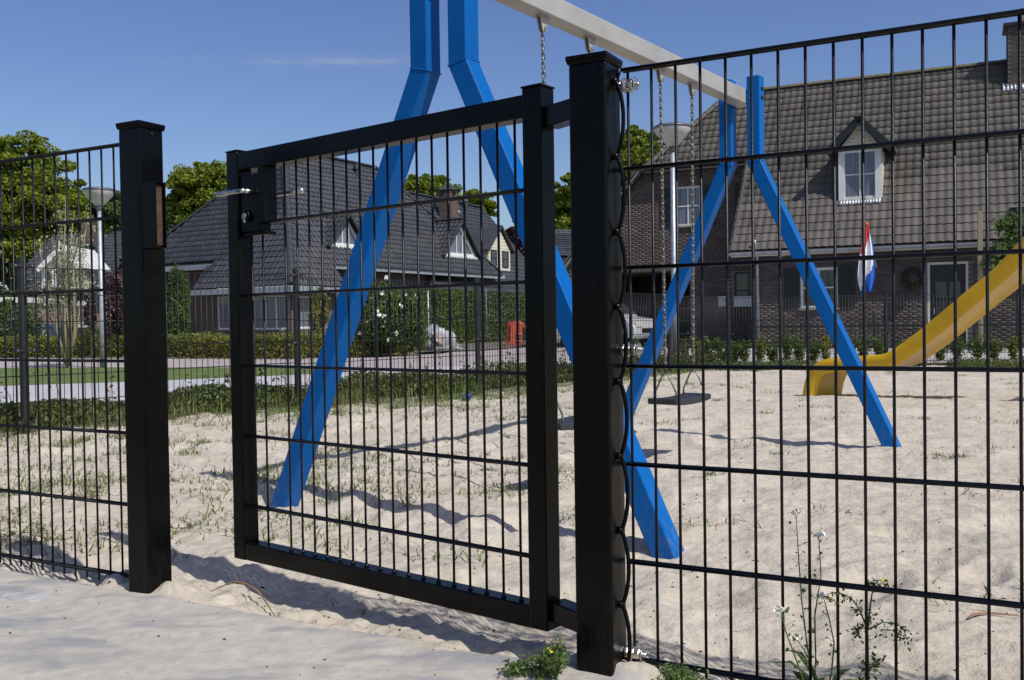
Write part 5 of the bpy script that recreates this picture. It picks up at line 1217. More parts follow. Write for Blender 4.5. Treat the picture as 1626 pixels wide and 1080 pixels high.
def wheel(parent, c, ax_, r=.31):
    w_ = MB().lathe([(r * .6, -.10), (r * .96, -.10), (r, -.06), (r, .06), (r * .96, .10), (r * .6, .10)], c, 24, ax_).build('wheel', M['tyre'], parent, smooth=True)
    rm = MB().lathe([(.001, .085), (.06, .09), (.07, .05), (r * .56, .05), (r * .64, .104), (r * .66, .104), (r * .66, .02)], c, 24, ax_)
    rm.build('rim', M['carsilver'], w_, smooth=True)
    for k_ in range(5):
        an = k_ * 2 * math.pi / 5; a0 = ax_.orthogonal().normalized(); b0 = ax_.cross(a0); dv = a0 * math.cos(an) + b0 * math.sin(an)
        MB().box(Vector(c) + ax_ * .085 + dv * r * .36, r * .56, .05, .03, (dv, ax_.cross(dv), ax_)).build('spoke', M['carsilver'], w_)
def car(loc, hd, paint, label, wd=1.72):
    loc = Vector(loc); f = Vector(hd).normalized(); s = Vector((-f.y, f.x, 0)); root = empty('parked_car', loc, label, 'car')
    P = lambda x, y, z: loc + f * x + s * y + Z3 * z
    low = [(-2.0, .28), (-2.05, .55), (-2.02, .95), (-1.6, .98), (0, .97), (1.1, .95), (1.75, .84), (2.05, .62), (2.08, .34), (2.0, .22)]
    arcs = []
    def wheelarc(cx): return [(cx + .36 * math.cos(t_), .30 + .36 * math.sin(t_)) for t_ in np.linspace(0, math.pi, 9)]
    prof_ = low + [(x, z) for x, z in wheelarc(1.28) if z > .22] + [(.9, .22), (-.9, .22)] + [(x, z) for x, z in wheelarc(-1.28)] + [(-1.66, .24)]
    body = MB(); L = []
    for yy, sc in ((-wd / 2, 1), (wd / 2, 1)): L.append([P(x, yy, z) for x, z in prof_])
    n = len(prof_); body.add(L[0] + L[1], [tuple(range(n)), tuple(range(n, 2 * n))[::-1]] + [(i, n + i, n + (i + 1) % n, (i + 1) % n) for i in range(n)])
    bo = body.build('body', paint, root, bevel=.05, seg=3)
    cab = [(-1.98, .95), (-1.80, 1.50), (-1.3, 1.60), (.1, 1.58), (.55, 1.44), (1.25, .94)]
    c = MB(); vs = [P(x, -wd / 2 * (.97 if z < 1 else .80), z) for x, z in cab] + [P(x, wd / 2 * (.97 if z < 1 else .80), z) for x, z in cab]; n = 6
    c.add(vs, [tuple(range(6)), tuple(range(6, 12))[::-1]] + [(i, 6 + i, 6 + (i + 1) % 6, (i + 1) % 6) for i in range(6)]); c.build('cabin', paint, root, bevel=.06, seg=3)
    for sg in (-1, 1):
        for q in ([(-1.70, 1.02), (-1.62, 1.44), (-.9, 1.48), (-.9, 1.02)], [(-.82, 1.02), (-.82, 1.48), (0, 1.47), (0.05, 1.02)], [(.12, 1.02), (.08, 1.46), (.42, 1.38), (.98, 1.0)]):
            g = MB(); y0 = lambda z: sg * (wd / 2 * (.97 - (z - .95) / .55 * .17) + .012); vv_ = [P(x, y0(z), z) for x, z in q]; g.prism(vv_, s * -.03 * sg); g.build('side_window', M['glass'], root)
        MB().box(P(.9, sg * (wd / 2 + .08), 1.02), .12, .16, .12, (f, s, Z3)).build('mirror', paint, root, bevel=.03)
        MB().box(P(2.02, sg * .62, .66), .12, .36, .16, (f, s, Z3)).build('headlight', M['lampbowl'], root, bevel=.03)
        for x in (-1.28, 1.28): wheel(root, P(x, sg * (wd / 2 - .10), .31), s * sg)
        MB().box(P(-.1, sg * (wd / 2 + .012), .84), .16, .02, .03, (f, s, Z3)).build('door_handle', paint, root)
    g = MB(); g.prism([P(.62, -.62, 1.41), P(.62, .62, 1.41), P(1.20, .74, 1.0), P(1.20, -.74, 1.0)], Vector((0, 0, .03)) + f * .02); g.build('windscreen', M['glass'], root)
    MB().box(P(2.07, 0, .48), .05, .9, .14, (f, s, Z3)).build('grille', M['shutter'], root, bevel=.01)
    return root
cpos = G(985, 546, GZ); 
car((2.62, 31.0, GZ + .04), (.80, -.60, 0), M['carsilver'], 'silver car parked in the dark carport of the brick house')
cb2 = W(80, 518, 34); car((cb2.x, cb2.y, cb2.z - 1.50), (1, .1, 0), M['carblue'], 'dark blue car whose roof shows above the hedge at the left')

# white bag of brick rubble at the road side
bg_ = G(693, 557, GZ); bag = empty('rubble_bag', bg_, 'white woven bag slumped open with brick rubble by the road', 'bag')
def lump(c, rx, ry, rz, seed, amp=.18, n=22, m_=14):
    vs = []; fs = []
    for i in range(m_ + 1):
        th = math.pi * i / m_
        for k_ in range(n):
            ph = 2 * math.pi * k_ / n; x, y, z = math.sin(th) * math.cos(ph), math.sin(th) * math.sin(ph), math.cos(th)
            f_ = 1 + amp * float(vnoise(np.array([x * 2.2 + seed]), np.array([y * 2.2 + z * 2.7]), seed)[0]) + amp * .6 * float(vnoise(np.array([x * 6 + seed]), np.array([y * 6 + z * 5]), seed + 1)[0])
            vs.append(Vector(c) + Vector((x * rx * f_, y * ry * f_, max(z * rz * f_, -rz * .45))))
    for i in range(m_):
        for k_ in range(n): fs.append((i * n + k_, i * n + (k_ + 1) % n, (i + 1) * n + (k_ + 1) % n, (i + 1) * n + k_))
    return vs, fs
vs, fs = lump(bg_ + Vector((0, 0, .22)), .56, .5, .52, 3, .22); MB().add(vs, fs).build('sack', M['bagwhite'], bag, smooth=True)
vs, fs = lump(bg_ + Vector((.02, -.25, .30)), .20, .32, .26, 9, .3); MB().add(vs, fs).build('rubble_heap', M['rubble'], bag, smooth=False)
vs, fs = lump(bg_ + Vector((.42, .1, .08)), .34, .3, .16, 5, .25); MB().add(vs, fs).build('sack_flap', M['bagwhite'], bag, smooth=True)
# orange container beside the tall hedge
oc = G(822, 549, GZ) ; orr = empty('toy_slide', Vector((oc.x, oc.y, GZ)), 'small orange and red plastic toy slide in front of the tall hedge', 'toy slide')
MB().prism([oc + Vector((-.28, 0, 0)), oc + Vector((.16, 0, 0)), oc + Vector((.20, 0, .78)), oc + Vector((-.02, 0, .92)), oc + Vector((-.24, 0, .80))], Vector((.05, .5, 0))).build('side_panel', M['orange'], orr, bevel=.03)
MB().prism([oc + Vector((-.42, .1, 0)), oc + Vector((-.34, .1, 0)), oc + Vector((-.22, .1, .85)), oc + Vector((-.32, .1, .85))], Vector((0, .5, 0))).build('ladder', M['redflag'], orr, bevel=.02)
for k_ in range(3): MB().box(oc + Vector((.04, -.02, .16 + .12 * k_)), .20, .03, .03).build('step', M['bagwhite'], orr)
MB().prism([oc + Vector((.2, 0, .78)), oc + Vector((.8, 0, .08)), oc + Vector((.8, 0, 0)), oc + Vector((.16, 0, .68))], Vector((0, .5, 0))).build('chute', M['orange'], orr, bevel=.02)
# scaffold-like steel posts by the hedge
for (px, y0, y1, lab) in ((681, 462, 552, 'thin steel pole left of the tall hedge beside the rubble bag'), (773, 458, 545, 'thin steel pole in front of the middle of the tall hedge')):
    b = G(px, y1, GZ); t = W(px, y0, b.y); o = MB().tube([b, Vector((b.x, b.y, t.z))], .028, 8).build('steel_pole', M['galv'], None, smooth=True, org=b); tag(o, lab, 'pole')

# ============================================================ TREES
def tree(name, trunk, lobes, leafm, n, size, label, cat='tree', group='trees beyond the houses', tr=.22, open_=.55):
    """trunk base, lobes = (centre, rx, ry, rz)"""
    root = empty(name, trunk, label, cat, group); base = Vector(trunk)
    zmin = min(c[2] - rz for c, rx, ry, rz in lobes); fork = Vector((base.x, base.y, max(base.z + 1, zmin + .3)))
    MB().tube([base, base.lerp(fork, .5) + Vector((.1, 0, 0)), fork], [tr, tr * .85, tr * .7], 8).build('trunk', M['bark'], root, smooth=True)
    lm = MB()
    P = []; vols = np.array([rx * ry * rz for c, rx, ry, rz in lobes]); vols = vols ** .75 / (vols ** .75).sum()
    for (c, rx, ry, rz), v in zip(lobes, vols):
        c = Vector(c); lm.tube([fork, fork.lerp(c, .5) + Vector((0, 0, .2)), c], [tr * .5, tr * .28, tr * .08], 6)
        nn_ = int(n * v); ncl = max(6, int(26 * (v * len(lobes)) ** .8)); dirs = rnd_dirs(ncl); rad = rng.uniform(.45, 1.0, ncl) ** .5
        cl = dirs * rad[:, None] * np.array([rx, ry, rz]); cs = rng.uniform(.55, 1.3, ncl) * min(rx, rz) * .36
        for d_ in cl[:10]: lm.tube([c, c + Vector(d_) * .9], [tr * .08, tr * .02], 4)
        idx = rng.integers(0, ncl, nn_); off = rnd_dirs(nn_) * (rng.uniform(0, 1, nn_) ** (1 / 2.2))[:, None] * cs[idx][:, None] * np.array([1.3, 1.3, .75])
        p = cl[idx] + off; P.append(p + np.array(tuple(c)))
    lm.build('limbs', M['bark'], root)
    leaves('crown', np.concatenate(P), size, leafm, root, elong=.75, jit=.3); return root
def lob(px, py, Y, r, ry=None, rz=None): return (tuple(W(px, py, Y)), r, ry or r, rz or r * .8)
def gr(px, Y): p = W(px, 540, Y); return (p.x, p.y, GZ)
Y = 62; u = Y / F_PX
tree('broadleaf_tree', gr(35, Y), [lob(30, 235, Y, 1.6), lob(-25, 260, Y, 2.4), lob(45, 275, Y, 2.5), lob(85, 285, Y, 1.6), lob(0, 320, Y, 3), lob(60, 335, Y, 3), lob(98, 335, Y, 1.7), lob(20, 390, Y, 2.9), lob(75, 390, Y, 2.1), lob(-40, 380, Y, 3), lob(10, 440, Y, 2.5), lob(110, 370, Y, 1.0)],
     M['oak'], 75000, .21, 'tall bright green tree rising at the left edge behind the mesh', tr=.4)
Y = 75
tree('broadleaf_tree', gr(165, Y), [lob(160, 325, Y, 1.7), lob(150, 350, Y, 2), lob(182, 345, Y, 1.8), lob(170, 380, Y, 2.4), lob(196, 330, Y, 1.6), lob(210, 360, Y, 2.4)], M['darkleaf'], 26000, .24, 'dark green tree behind the left street lamp head', tr=.3)
tree('broadleaf_tree', gr(255, Y + 5), [lob(250, 360, Y + 5, 2.4), lob(272, 355, Y + 5, 1.5), lob(240, 385, Y + 5, 2.6), lob(285, 352, Y + 5, 1.2)], M['darkleaf'], 20000, .24, 'low green tree just right of the latch post above the roof', tr=.3)
Y = 72
tree('broadleaf_tree', gr(322, Y), [lob(325, 282, Y, 1.35), lob(300, 295, Y, 1.7), lob(345, 292, Y, 1.7), lob(320, 312, Y, 2.1), lob(290, 320, Y, 1.2), lob(352, 320, Y, 1.6), lob(325, 340, Y, 2.0)], M['oak'], 34000, .23, 'rounded green tree above the dark roof between latch post and gate', tr=.3)
Y = 85
tree('broadleaf_tree', gr(685, Y), [lob(690, 291, Y, 1.2), lob(660, 297, Y, 1.2), lob(675, 315, Y, 2.2), lob(702, 310, Y, 1.6), lob(650, 318, Y, 1.4)], M['oak'], 22000, .24, 'green tree top behind the chimney of the rear house', tr=.3)
tree('broadleaf_tree', gr(750, Y), [lob(738, 318, Y, 1.2), lob(757, 325, Y, 1.5), lob(772, 332, Y, 1.0), lob(745, 335, Y, 1.4)], M['oak'], 9000, .3, 'small tree top right of the chimney of the rear house', tr=.3)
Y = 70
tree('copper_tree', gr(826, Y), [lob(823, 385, Y, 1.3), lob(832, 400, Y, 1.6), lob(828, 420, Y, 1.6), lob(822, 360, Y, .7)], M['purple'], 6000, .26, 'dark purple leaved tree left of the gate hinge stile', group='purple leaved plants', tr=.25)
Y = 68
tree('broadleaf_tree', gr(905, Y), [lob(893, 325, Y, 1.3), lob(905, 300, Y, 1.4), lob(915, 340, Y, 2.0), lob(890, 352, Y, 1.0), lob(930, 310, Y, 1.8)], M['oak'], 20000, .23, 'green tree seen in the gap between gate and hinge post', tr=.3)
tree('broadleaf_tree', gr(1015, Y), [lob(1015, 222, Y, 1.2), lob(1000, 240, Y, 1.5), lob(1035, 235, Y, 1.3), lob(1010, 262, Y, 2.0), lob(995, 285, Y, 2.2), lob(1045, 255, Y, 1.1), lob(985, 255, Y, 1.2), lob(1000, 310, Y, 2.0)], M['oak'], 34000, .22, 'green tree between hinge post and the brick house roof', tr=.3)
# white blossom tree with bare stems, in front of the pale house
Y = 20.5; bt = empty('blossom_tree', gr(106, Y), 'slim multi-stemmed tree with white blossom left of the street lamp', 'tree'); B0 = Vector(gr(106, Y)); st = MB(); PP = []
tips = [(62, 395), (72, 430), (82, 375), (95, 345), (104, 320), (118, 335), (116, 375), (128, 345), (133, 400), (88, 420), (60, 455), (110, 420), (125, 430), (140, 345)]
for i, (px, py) in enumerate(tips):
    t = W(px, py, Y + rng.uniform(-.5, .5)); mid = B0.lerp(t, .45) + Vector((rng.uniform(-.12, .12), 0, .1)); st.tube([B0, B0.lerp(mid, .6) + Vector((rng.uniform(-.08, .08), 0, 0)), mid, t], [.035, .028, .018, .005], 6)
    for k_ in range(5):
        q = mid.lerp(t, rng.uniform(.1, 1.0)); e_ = q + Vector(tuple(rng.normal(size=3) * .13)); st.tube([q, e_], [.006, .002], 4); PP.append(np.array(tuple(e_)) + rng.normal(size=(30, 3)) * np.array([.08, .08, .12])); PP.append(np.array(tuple(q)) + rng.normal(size=(14, 3)) * .06)
st.build('stems', M['wood'], bt, smooth=True); PP = np.concatenate(PP); leaves('blossom', PP[:: 1], .040, M['blossom'], bt, elong=.9); 
leaves('leaves', PP[::5] + rng.normal(size=PP[::5].shape) * .05, .05, M['olive'], bt)

# ============================================================ HEDGES AND SHRUBS
def hedge(name, quad_px, hgt, depth, leafm, n, size, label, z=GZ, bumps=.12):
    """quad_px: polyline of ground pixels; leafy body of height hgt and depth behind it"""
    g = [G(a, b, z) for a, b in quad_px]; segs = [(g[i], g[i + 1]) for i in range(len(g) - 1)]; Ls = np.array([(b - a).length for a, b in segs]); P = []
    for (a, b), L in zip(segs, Ls):
        k = int(n * L / Ls.sum()); t = rng.uniform(0, 1, k); d = (b - a).normalized(); nn_ = Vector((-d.y, d.x, 0)); nn_ = nn_ if nn_.y > 0 else -nn_
        w_ = rng.uniform(0, 1, k); w_ = np.where(rng.uniform(size=k) < .5, w_ * .35, w_); s = t * L
        hh = hgt * (1 + bumps * vnoise(s / .55, s * 0 + 1.5, 3) + bumps * .7 * vnoise(s / .17, w_ * 5, 7)); zz = rng.uniform(0, 1, k) ** .75 * hh
        zz = np.where(rng.uniform(size=k) < .25, hh * rng.uniform(.9, 1.08, k), zz)
        P.append(np.stack([a.x + d.x * s + nn_.x * w_ * depth, a.y + d.y * s + nn_.y * w_ * depth, z + zz], 1) + rng.normal(size=(k, 3)) * size * .5)
    c = sum(g, Vector((0, 0, 0))) / len(g); root = empty(name, (c.x, c.y, z), label, 'hedge', 'hedges along the road')
    cm = MB()
    for (a, b) in segs:
        d = (b - a).normalized(); nn_ = Vector((-d.y, d.x, 0)); nn_ = nn_ if nn_.y > 0 else -nn_
        cm.box((a + b) / 2 + nn_ * depth / 2 + Z3 * hgt * .40, (b - a).length, depth * .55, hgt * .76, (d, nn_, Z3))
    cm.build('twigs', M['bark'], root); leaves('foliage', np.concatenate(P), size, leafm, root, elong=.65); return root
hedge('hedge', [(-80, 568), (190, 568), (400, 570), (465, 570), (600, 565), (668, 560)], .55, 1.3, M['olive'], 60000, .055, 'low yellow green clipped hedge along the far side of the road')
hedge('hedge', [(-80, 558), (190, 557), (250, 556)], .74, .9, M['darkleaf'], 16000, .07, 'taller dark hedge strip behind the low hedge at the far left')
hedge('hedge', [(640, 553), (740, 546), (850, 541), (880, 540)], 1.9, 1.2, M['hedge'], 60000, .085, 'tall clipped green hedge behind the rubble bag and gate grid', bumps=.035)
def shrub(px, py, Y, rx, rz, leafm, n, size, label, name='shrub', group='garden shrubs', flowers=0, z=GZ, cat='shrub'):
    c = W(px, py, Y); root = empty(name, (c.x, c.y, z), label, cat, group); h_ = c.z + rz - z
    d = rnd_dirs(n); r = rng.uniform(.35, 1, n) ** .5; f_ = 1 + .25 * vnoise(d[:, 0] * 3 + px, d[:, 2] * 3 + d[:, 1] * 2, 5)
    P = d * (r * f_)[:, None] * np.array([rx, rx * .8, rz]) + np.array(tuple(c)); P[:, 2] = np.maximum(P[:, 2], z + .02)
    st = MB()
    for k_ in range(6): e_ = Vector(tuple(P[k_ * 7])); st.tube([(c.x, c.y, z), Vector((c.x, c.y, z)).lerp(e_, .5) + Vector((0, 0, .05)), e_], [.02, .014, .005], 5)
    st.build('stems', M['bark'], root); leaves('foliage', P, size, leafm, root, elong=.65)
    if flowers:
        k = rng.integers(0, n, flowers); Pf = np.array(tuple(c)) + d[k] * np.array([rx, rx * .8, rz]) * 1.02; Pf = np.repeat(Pf, 9, 0) + rng.normal(size=(flowers * 9, 3)) * .035
        leaves('flowers', Pf, .08, M['flower'], root, elong=.9)
    return root
shrub(598, 500, 25.5, .95, 1.0, M['hedge'], 12000, .08, 'dark rose bush with white flowers left of the tall hedge', 'rose_bush', flowers=24)
shrub(640, 512, 25.0, .7, .8, M['hedge'], 7000, .08, 'smaller rose bush with white flowers beside the dark rose bush', 'rose_bush', flowers=12)
shrub(278, 490, 33.5, .55, 1.45, M['darkleaf'], 7000, .08, 'slim dark climbing plant on the brick wall right of the latch post', 'climbing_shrub')
shrub(507, 492, 31.0, .35, .75, M['olive'], 3000, .07, 'thin young tree before the hipped house window', 'young_tree', cat='young tree')
shrub(183, 488, 27, .26, 1.0, M['purple'], 2200, .08, 'purple leaved bush just left of the latch post', 'purple_bush', group='purple leaved plants')
shrub(145, 490, 27, .16, .7, M['purple'], 1200, .06, 'small reddish bush before the white bay windows', 'purple_bush', group='purple leaved plants')
shrub(18, 520, 30, .9, .9, M['darkleaf'], 5000, .09, 'grey green bush at the far left before the brick building')
# climber on the right
cl = empty('climbing_plant', W(1615, 540, 22.4), 'green leafy climber hanging under the porch canopy at the right edge', 'climber'); PP = []
for (px, py, r, k) in ((1600, 358, .18, 260), (1615, 350, .2, 350), (1630, 355, .25, 500), (1622, 378, .22, 300), (1600, 385, .16, 220), (1588, 400, .15, 260), (1572, 402, .10, 120), (1600, 405, .2, 350), (1618, 410, .25, 450), (1640, 395, .35, 600), (1590, 425, .12, 150), (1566, 420, .08, 60), (1592, 355, .10, 100)):
    PP.append(np.array(tuple(W(px, py, 22.5))) + rng.normal(size=(k, 3)) * np.array([r * .7, .15, r * .55]))
leaves('foliage', np.concatenate(PP), .085, M['weed'], cl, elong=.7)
st = MB(); q0 = W(1640, 540, 22.5); q0.z = GZ; st.tube([q0, W(1635, 450, 22.5), W(1622, 400, 22.5), W(1600, 360, 22.5)], [.03, .025, .018, .008], 6); st.tube([W(1630, 430, 22.5), W(1600, 405, 22.5), W(1570, 402, 22.5)], [.018, .012, .005], 5); st.build('stem', M['bark'], cl, smooth=True)
# row of young shrubs
ords = 'first second third fourth fifth sixth seventh eighth ninth tenth eleventh twelfth thirteenth fourteenth fifteenth sixteenth seventeenth eighteenth nineteenth twentieth'.split()
xs_ = [1012, 1044, 1085, 1107, 1126, 1148, 1166, 1185, 1206, 1228, 1249, 1269, 1290, 1312, 1345, 1372, 1398, 1432, 1460, 1492, 1520, 1553, 1578, 1610]
ords += ['twenty-first', 'twenty-second', 'twenty-third', 'twenty-fourth']
for i, px in enumerate(xs_):
    Yb = 18.6 - .45 * (px - 1000) / 600; hgt = rng.uniform(.34, .52); c = W(px, 571, Yb); kind_ = i % 5 == 3
    z = GZ; root = empty('young_shrub', (c.x, c.y, z), 'the %s small upright green shrub from the left in the row before the brick house' % ords[i], 'shrub', 'row of young shrubs')
    ns = 9; P = []; st = MB()
    for k_ in range(ns):
        tip = Vector((c.x + rng.normal() * .09, c.y + rng.normal() * .07, z + hgt * rng.uniform(.65, 1.12))); st.tube([(c.x, c.y, z), tip], [.006, .002], 4)
        t = rng.uniform(.12, 1, 85); P.append(np.array([c.x, c.y, z]) * (1 - t[:, None]) + np.array(tuple(tip)) * t[:, None] + rng.normal(size=(85, 3)) * .035)
    st.build('stems', M['bark'], root); leaves('foliage', np.concatenate(P), .045, M['hedge'] if not kind_ else M['olive'], root, elong=.6, up=.5)
# ground cover between fence and path (uncountable)
def along(path_pts, n, off0, off1, zfun, hfun, clump=.0):
    P = []; segs = [(path_pts[i], path_pts[i + 1]) for i in range(len(path_pts) - 1)]; Ls = np.array([(b - a).length for a, b in segs]); cum = 0
    for (a, b), L in zip(segs, Ls):
        k = int(n * L / Ls.sum()); s = rng.uniform(0, L, k); o_ = rng.uniform(off0, off1, k); d = (b - a).normalized(); nn_ = Vector((-d.y, d.x, 0))
        x = a.x + d.x * s + nn_.x * o_; y = a.y + d.y * s + nn_.y * o_; h_ = hfun(s + cum, o_, x, y); P.append(np.stack([x, y, zfun(x, y) + rng.uniform(0, 1, k) ** .8 * h_], 1)); cum += L
    return np.concatenate(P)
sp = side_posts
P1_ = along([sp[1], sp[2], sp[3], sp[4]], 60000, .12, 1.0, lambda x, y: -.03 + 0 * x, lambda s, o_, x, y: np.maximum(.03, .27 * (.75 + .45 * fbm(x, y, .55, 2, 9)) * np.exp(-((o_ - .55) / .5) ** 4)))
P2_ = along([sp[4], sp[5], sp[6], sp[7]], 40000, .10, 1.1, lambda x, y: -.08 + 0 * x, lambda s, o_, x, y: np.maximum(.03, .30 * (.75 + .5 * fbm(x, y, .55, 2, 9))))
leaves('ground_cover', np.concatenate([P1_, P2_]), .034, M['ground_leaf'], None, elong=.7)['kind'] = 'stuff'
P3_ = along([sp[7] - BD * .2, sp[7] + BD * 12], 42000, -1.1, -.1, lambda x, y: -.10 + 0 * x, lambda s, o_, x, y: np.maximum(.02, .15 * (.55 + .9 * fbm(x, y, .9, 2, 19))))
P4_ = along([sp[7] - BD * .2, sp[7] + BD * 12], 22000, .1, .8, lambda x, y: -.10 + 0 * x, lambda s, o_, x, y: np.maximum(.02, .17 * (.45 + .9 * fbm(x, y, .8, 2, 29))))
leaves('ground_cover', np.concatenate([P3_, P4_]), .036, M['ground_leaf'], None, elong=.6)['kind'] = 'stuff'
# sparse sprigs standing up out of the ground cover
sg_ = MB(); PP = []
for _ in range(90):
    i = rng.integers(1, 7); t = rng.uniform(); a = sp[i].lerp(sp[i + 1], t); d = (sp[i + 1] - sp[i]).normalized(); b = a + Vector((-d.y, d.x, 0)) * rng.uniform(.2, .9); b.z = -.05
    tip = b + Vector((rng.normal() * .12, rng.normal() * .05, rng.uniform(.28, .52))); sg_.tube([b, b.lerp(tip, .6) + Vector((.02, 0, .03)), tip], [.004, .003, .0015], 4)
    t2 = rng.uniform(.35, 1, 16); PP.append(np.array(tuple(b)) * (1 - t2[:, None]) + np.array(tuple(tip)) * t2[:, None] + rng.normal(size=(16, 3)) * .022)
o = sg_.build('undergrowth_stems', M['twig'], None); o['kind'] = 'stuff'; leaves('undergrowth', np.concatenate(PP), .034, M['ground_leaf'])['kind'] = 'stuff'
# ============================================================ GRASS ON THE SAND
V, Fc = [], []
def addb(P, H, wd, lean):
    v, f_ = blades(P, H, wd, lean); k = len(V); V.extend(v); Fc.extend([tuple(i + k for i in q) for q in f_])
cnt = 0
for _ in range(9000):
    if cnt > 600: break
    yy = 2.4 + 12 * rng.uniform() ** 1.2; xx = rng.uniform(-.58, .56) * (yy + .6); o_ = float(outside(np.array([xx]), np.array([yy]))[0]); dd_ = (np.array([xx, yy]) - P0) @ FN
    if o_ > -.02 or dd_ < .25: continue
    side = math.exp(-abs(o_) / 1.5); left = 1 / (1 + math.exp((xx / yy - .0) * 7)); p_ = .04 + 1.3 * side * (.35 + left) + .17 * left
    if xx / yy > .12: p_ *= .5 if yy > 4 else .18
    if yy < 3.1: p_ *= .35
    if float(fbm(np.array([xx]), np.array([yy]), 1.1, 2, 77)[0]) < -.12 + .3 * (1 - side): p_ *= .25
    if rng.uniform() > p_: continue
    cnt += 1; r = rng.uniform(.02, .09) * (1 + .8 * side); nb = int(rng.uniform(12, 38)); ps_ = []; hs_ = []
    for k_ in range(nb):
        q = (xx + rng.normal() * r * 1.2, yy + rng.normal() * r * .8); ps_.append(q)
    ps_ = np.array(ps_); uv = (ps_ - P0) @ np.stack([FU, FN], 1); z_ = sand_z(uv[:, 0], uv[:, 1])
    addb([(a, b, c - .004) for (a, b), c in zip(ps_, z_)], rng.uniform(.012, .038, nb) * (1 + 1.0 * side), .0050, 2.6)
for _ in range(2600):      # longer grass along the side fence
    i = rng.integers(1, 4); t = rng.uniform(); a = sp[i].lerp(sp[i + 1], t); d = (sp[i + 1] - sp[i]).normalized(); q = a + Vector((-d.y, d.x, 0)) * (rng.normal() * .11 - .02)
    if rng.uniform() > .35 + .65 * (math.sin(i * 2.3 + t * 9) > -.2): continue
    addb([(q.x, q.y, -.03)], [rng.uniform(.07, .24)], .007, 1.1)
for _ in range(1500):
    i = rng.integers(4, 7); t = rng.uniform(); a = sp[i].lerp(sp[i + 1], t); d = (sp[i + 1] - sp[i]).normalized(); q = a + Vector((-d.y, d.x, 0)) * (rng.normal() * .1); addb([(q.x, q.y, -.08)], [rng.uniform(.05, .15)], .008, 1.0)
me = bpy.data.meshes.new('grass'); me.from_pydata([tuple(v) for v in V], [], Fc); me.materials.append(M['grass']); o = bpy.data.objects.new('grass', me); COL.objects.link(o); o['kind'] = 'stuff'
# crumbs of dark soil, bark and pebbles scattered over the sand
cm = MB(); 
def ico(c, r, sq):
    t = 1.0; vs = [Vector(c) + Vector(tuple(rng.normal(size=3))).normalized() * 0 + Vector(v) * r * rng.uniform(.6, 1.2) for v in ((1, 0, 0), (-1, 0, 0), (0, 1, 0), (0, -1, 0), (0, 0, sq), (0, 0, -sq))]
    cm.add(vs, [(0, 2, 4), (2, 1, 4), (1, 3, 4), (3, 0, 4), (2, 0, 5), (1, 2, 5), (3, 1, 5), (0, 3, 5)])
N_ = 2600; yy = 1.9 + 6 * rng.uniform(size=N_) ** 1.6; xx = rng.uniform(-.6, .6, N_) * yy; pq_ = np.stack([xx, yy], 1); uv = (pq_ - P0) @ np.stack([FU, FN], 1); z_ = sand_z(uv[:, 0], uv[:, 1]); oo = outside(xx, yy)
for i in range(N_):
    if oo[i] > -.1 or (uv[i, 1] < -.08 and rng.uniform() < .85): continue
    ico((xx[i], yy[i], z_[i] + .001), rng.uniform(.4, 1) ** 3 * .0048 * (1 + .12 * yy[i]), .6)
o = cm.build('bark_crumbs', M['crumb'], None, recalc=False); o['kind'] = 'stuff'
# dry root by the paving edge
tw = [(334, 941), (352, 939), (372, 939), (392, 943), (410, 951), (425, 962), (438, 974)]; pts = []
for k_, (px, py) in enumerate(tw): g = G(px, py, .012); pts.append(Vector((g.x, g.y, sz(g.x, g.y) + .004 + .030 * math.sin(math.pi * (k_ + .3) / 6.6))))
o = MB().tube(pts, [.0012, .0018, .0024, .0026, .0026, .0022, .0016], 6).build('dry_root', M['twig'], None, smooth=True, org=pts[0]); tag(o, 'thin reddish dry root arching out of the sand at the paving edge', 'root')
pts2 = [pts[3], pts[3] + Vector((.01, -.02, -.008)), pts[4] + Vector((-.012, -.03, -.012))]
MB().tube(pts2, [.0015, .0012, .0006], 5).build('rootlet', M['twig'], o, smooth=True)
tw = [(1537, 996), (1545, 988), (1560, 982), (1580, 979), (1618, 978)]; pts = []
for px, py in tw: g = G(px, py, .0); pts.append(Vector((g.x, g.y, sz(g.x, g.y) + .007)))
o = MB().tube(pts, [.002, .004, .0035, .003, .0015], 6).build('twig', M['twig'], None, smooth=True, org=pts[0]); tag(o, 'dry brown twig lying on the sand behind the right panel', 'twig')

# ============================================================ WEEDS IN THE FOREGROUND
def feathery(px, py, z, r, h_, n, label, flowers=0, name='weed_plant'):
    g = G(px, py, z); zz_ = sz(g.x, g.y); b = Vector((g.x, g.y, zz_)); root = empty(name, b, label, 'weed', 'low weeds at the fence foot'); st = MB(); PP = []
    for k_ in range(n):
        a = rng.uniform(0, 6.283); tilt = rng.uniform(.15, 1.0); L = h_ * rng.uniform(.55, 1.1); tip = b + Vector((math.cos(a) * r * tilt, math.sin(a) * r * tilt, L * (1.15 - .7 * tilt))); mid = b.lerp(tip, .5) + Vector((0, 0, L * .18))
        st.tube([b, mid, tip], [.0016, .0013, .0006], 4)
        for t in np.linspace(.3, 1, 9):
            c = mid.lerp(tip, (t - .5) * 2) if t > .5 else b.lerp(mid, t * 2); PP.append(np.array(tuple(c)) + rng.normal(size=(5, 3)) * np.array([.007, .007, .005]))
    st.build('stems', M['weed'], root); leaves('leaves', np.concatenate(PP), .0105, M['weed'], root, elong=.32)
    if flowers:
        P = np.array([tuple(b + Vector((rng.normal() * r * .4, rng.normal() * r * .4, h_ * rng.uniform(.8, 1.1)))) for _ in range(flowers)]); P = np.repeat(P, 8, 0) + rng.normal(size=(flowers * 8, 3)) * .003; leaves('flowers', P, .006, M['petal'], root)['kind'] = 'stuff'
    return root
feathery(882, 1056, .07, .045, .085, 20, 'feathery green weed between the hinge stile and the hinge post foot', 2)
